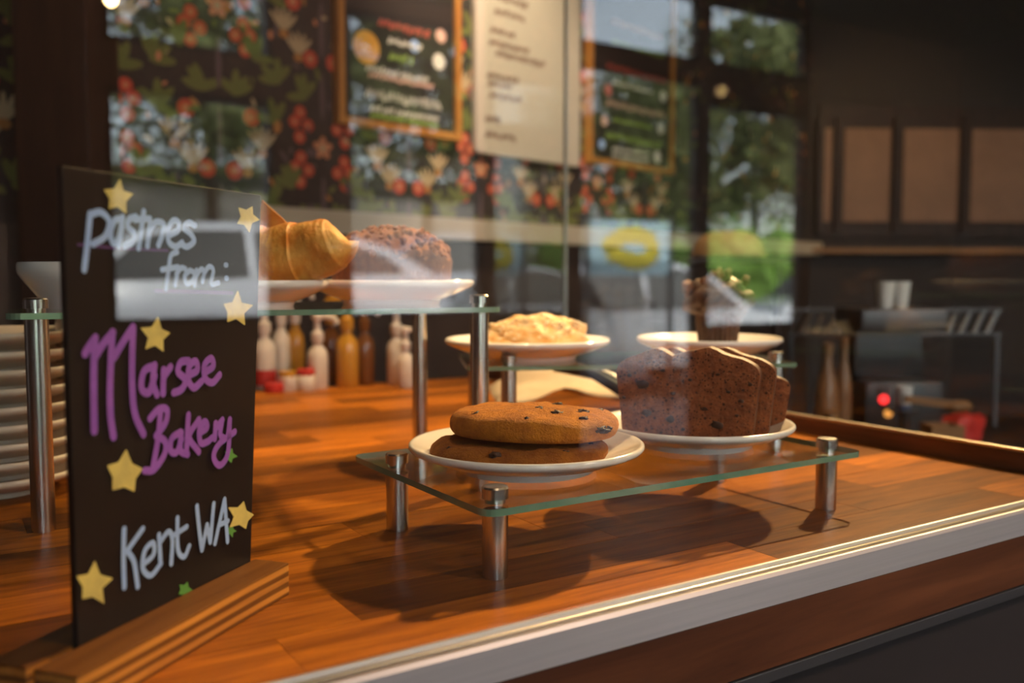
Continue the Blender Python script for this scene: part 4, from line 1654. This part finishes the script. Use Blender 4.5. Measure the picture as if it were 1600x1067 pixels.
def car(label, loc, rz, paint, S=1.0):
    root = thing('car', label, 'car', loc, rz, 'parked cars in the street')
    root.scale = (S, S, S)
    side = [(-2.15, .35), (-2.2, .62), (-2.1, .82), (-1.25, .93), (-.75, 1.32), (-.35, 1.43), (.75, 1.45), (1.45, 1.22), (1.85, .98), (2.15, .92), (2.22, .60), (2.15, .35)]
    p = MB()
    n_ = len(side)
    for (ys, k) in ((-.86, 1), (.86, 1)):
        pass
    L_, R_ = [], []
    for (x_, z_) in side:
        w_ = .86 if z_ < .95 else .86 - (z_ - .95) * .42
        L_.append((x_, -w_, z_))
        R_.append((x_, w_, z_))
    p.poly(L_)
    p.poly(R_)
    for i in range(n_):
        j = (i + 1) % n_
        p.poly([L_[i], L_[j], R_[j], R_[i]])
    p.build('car_body', M[paint], root, bevel=.05, smooth=True)
    for sg in (-1, 1):
        for pts in ([(-1.05, .96), (-.68, 1.29), (-.35, 1.36), (.12, 1.37), (.12, .98)], [(.20, .98), (.20, 1.37), (.72, 1.37), (1.30, 1.18), (1.50, 1.02)]):
            g_ = MB()
            q_ = [(x_, sg * (.868 - (max(z_, .95) - .95) * .42), z_) for x_, z_ in pts]
            q2 = [(x_, y_ - sg * .02, z_) for x_, y_, z_ in q_]
            g_.poly(q_)
            g_.poly(q2)
            for i in range(len(q_)):
                j = (i + 1) % len(q_)
                g_.poly([q_[i], q_[j], q2[j], q2[i]])
            g_.build('side_window', M['car_glass'], root)
        for x_ in (-1.38, 1.38):
            g_ = MB()
            mt_ = Matrix.Translation((x_, sg * .80, .33)) @ Matrix.Rotation(PI / 2, 4, 'X')
            g_.lathe([(.2, -.1), (.33, -.1), (.33, .1), (.2, .1)], 24, mat=mt_)
            wo_ = g_.build('wheel', M['tyre'], root, smooth=True)
            g_ = MB()
            g_.lathe([(0, -.095), (.21, -.095), (.21, .095), (0, .095)], 16, mat=mt_)
            g_.build('hub_cap', M['hub'], wo_, smooth=True)
    g_ = MB()
    g_.poly([(-1.22, -.74, .955), (-.74, -.66, 1.335), (-.74, .66, 1.335), (-1.22, .74, .955)])
    g_.build('windscreen', M['car_glass'], root).location = (-.02, 0, .02)
    return root


def street_at(px, y):
    q_ = mirrored(px, 435, y)
    return (q_.x, q_.y, ZS)


car('white car reflected right of the sugared pastry', street_at(960, -6.9), PI + .05, 'car_white')
car('tall white van reflected on the upper chalkboard', street_at(330, -9.7), .04, 'car_white', 1.3)
car('tall silver blue van reflected beside the crumb cake', street_at(690, -12.9), .05, 'car_silver', 1.4)
car('white car reflected at the far right of the street', street_at(1330, -9.5), .2, 'car_white')


def tree(label, loc, h, cr, mat_, seed, group='street trees'):
    root = thing('tree', label, 'tree', loc, 0, group)
    p = MB()
    p.tube([(0, 0, 0), (.05, .03, h * .3), (-.04, .05, h * .55), (.05, 0, h * .8)], [.16, .13, .10, .05], 10)
    for k in range(4):
        a = k * 1.6 + seed
        p.tube([(0, 0, h * (.42 + .07 * k)), (cr * .5 * math.cos(a), cr * .5 * math.sin(a), h * (.62 + .07 * k))], [.06, .02], 8)
    p.build('trunk', M['bark'], root, smooth=True)
    rs_ = random.Random(seed)
    c = MB()
    for k in range(70):
        a, rr = rs_.uniform(0, 2 * PI), cr * math.sqrt(rs_.random()) * .85
        z_ = h * rs_.uniform(.42, 1.0)
        s = cr * rs_.uniform(.10, .24)
        c.blob((rr * math.cos(a), rr * math.sin(a), z_), (s, s, s * .8), 2, .9, 3.2, seed=k + seed)
    for k in range(4500):
        a, rr = rs_.uniform(0, 2 * PI), cr * math.sqrt(rs_.random()) * 1.1
        z_ = h * rs_.uniform(.36, 1.06)
        d = Vector((rs_.uniform(-1, 1), rs_.uniform(-1, 1), rs_.uniform(-1, 1))).normalized()
        e = d.orthogonal().normalized()
        o_ = Vector((rr * math.cos(a), rr * math.sin(a), z_))
        c.poly([o_ + d * .11, o_ + e * .06, o_ - d * .11, o_ - e * .06])
    c.build('foliage', M[mat_], root, kind='stuff')
    return root


tree('dark leafy tree reflected below the left transom', street_at(330, -18.0), 9.0, 1.85, 'leaf', 1)
tree('dark leafy tree reflected over the framed boards', street_at(665, -17.0), 9.0, 1.85, 'leaf', 2)
tree('olive tree reflected over the right-hand menu board', street_at(1010, -18.5), 6.5, 2.0, 'leaf', 3)
tree('tall olive tree reflected beside the tan panels', street_at(1175, -20.0), 9.0, 2.8, 'leaf', 5)
for i, (px, y_, sx, h_, lab) in enumerate(((1200, -12.0, 1.7, 2.0, 'bright green shrub reflected beside the tan panels'), (985, -14.2, .9, 2.0, 'bright green shrub reflected under the right-hand menu board'))):
    q = street_at(px, y_)
    root = thing('shrub', lab, 'shrub', q, 0, 'bright shrubs across the street')
    c = MB()
    rs_ = random.Random(50 + i)
    for k in range(18):
        c.blob((rs_.uniform(-sx, sx), rs_.uniform(-.5, .5), h_ * rs_.uniform(.3, .9)), (.6, .6, .5), 2, .5, 2.5, seed=k)
    for k in range(500):
        o_ = Vector((rs_.uniform(-sx - .4, sx + .4), rs_.uniform(-.9, .9), h_ * rs_.uniform(.1, 1.25)))
        d = Vector((rs_.uniform(-1, 1), rs_.uniform(-1, 1), rs_.uniform(-1, 1))).normalized()
        e = d.orthogonal().normalized()
        c.poly([o_ + d * .1, o_ + e * .05, o_ - d * .1, o_ - e * .05])
    c.build('foliage', M['leaf_bright'], root, kind='stuff')
    p = MB()
    p.tube([(0, 0, 0), (0, 0, h_ * .5)], [.12, .06], 8)
    p.build('stem', M['bark'], root, smooth=True)

# pale house front across the street
hx0, hx1 = mirrored(100, 435, -24).x, mirrored(800, 435, -24).x
hz = mirrored(450, 292, -24).z
hs = thing('house', 'long pale house reflected behind the chalkboard and crumb cake', 'house', ((hx0 + hx1) / 2, -24, ZS))
hw = (hx1 - hx0) / 2
p = MB()
p.box((-hw, -4, 0), (hw, 0, hz - ZS))
p.build('wall', M['render_pale'], hs)
p = MB()
p.box((-hw - .3, -4.3, hz - ZS), (hw + .3, .3, hz - ZS + .35))
p.build('roof_edge', M['dark_steel'], hs)
k = -hw + .8
while k < hw - 1.2:
    p = MB()
    p.box((k, -.02, 1.0), (k + 1.1, .03, 2.3))
    f_ = p.build('window', M['car_glass'], hs)
    p = MB()
    for (lo, hi) in (((k - .06, 1.0), (k, 2.3)), ((k + 1.1, 1.0), (k + 1.16, 2.3)), ((k - .06, 2.3), (k + 1.16, 2.38)), ((k - .1, .9), (k + 1.2, 1.0))):
        p.box((lo[0], -.02, lo[1]), (hi[0], .06, hi[1]))
    p.build('window_frame', M['car_white'], f_)
    k += 2.3

# pavement banner across the way
q0 = mirrored(984, 388, -5.6)
wv = abs(mirrored(1046, 388, -5.6).x - mirrored(922, 388, -5.6).x) / 2
hv = abs(mirrored(984, 345, -5.6).z - mirrored(984, 430, -5.6).z) / 2
bn = thing('street_banner', 'pale blue banner with a yellow swirl reflected above the white car', 'banner', (q0.x, -5.6, ZS))
zc = q0.z - ZS
for sx in (-1, 1):
    p = MB()
    p.tube([(sx * (wv + .03), 0, 0), (sx * (wv + .03), 0, zc + hv + .05)], .025, 10)
    p.build('pole', M['dark_steel'], bn, smooth=True)
p = MB()
p.box((-wv, -.01, zc - hv), (wv, .01, zc + hv))
p.build('banner_cloth', M['banner_blue'], bn)
p = MB()
pts = smooth_line([(-wv * .55, zc + hv * .1), (-wv * .1, zc + hv * .5), (wv * .45, zc + hv * .35), (wv * .55, zc - hv * .2), (wv * .15, zc - hv * .5), (-wv * .45, zc - hv * .2)])
ribbon(p, pts, hv * .60, 0, .012)
p.build('banner_print', M['banner_yellow'], bn)
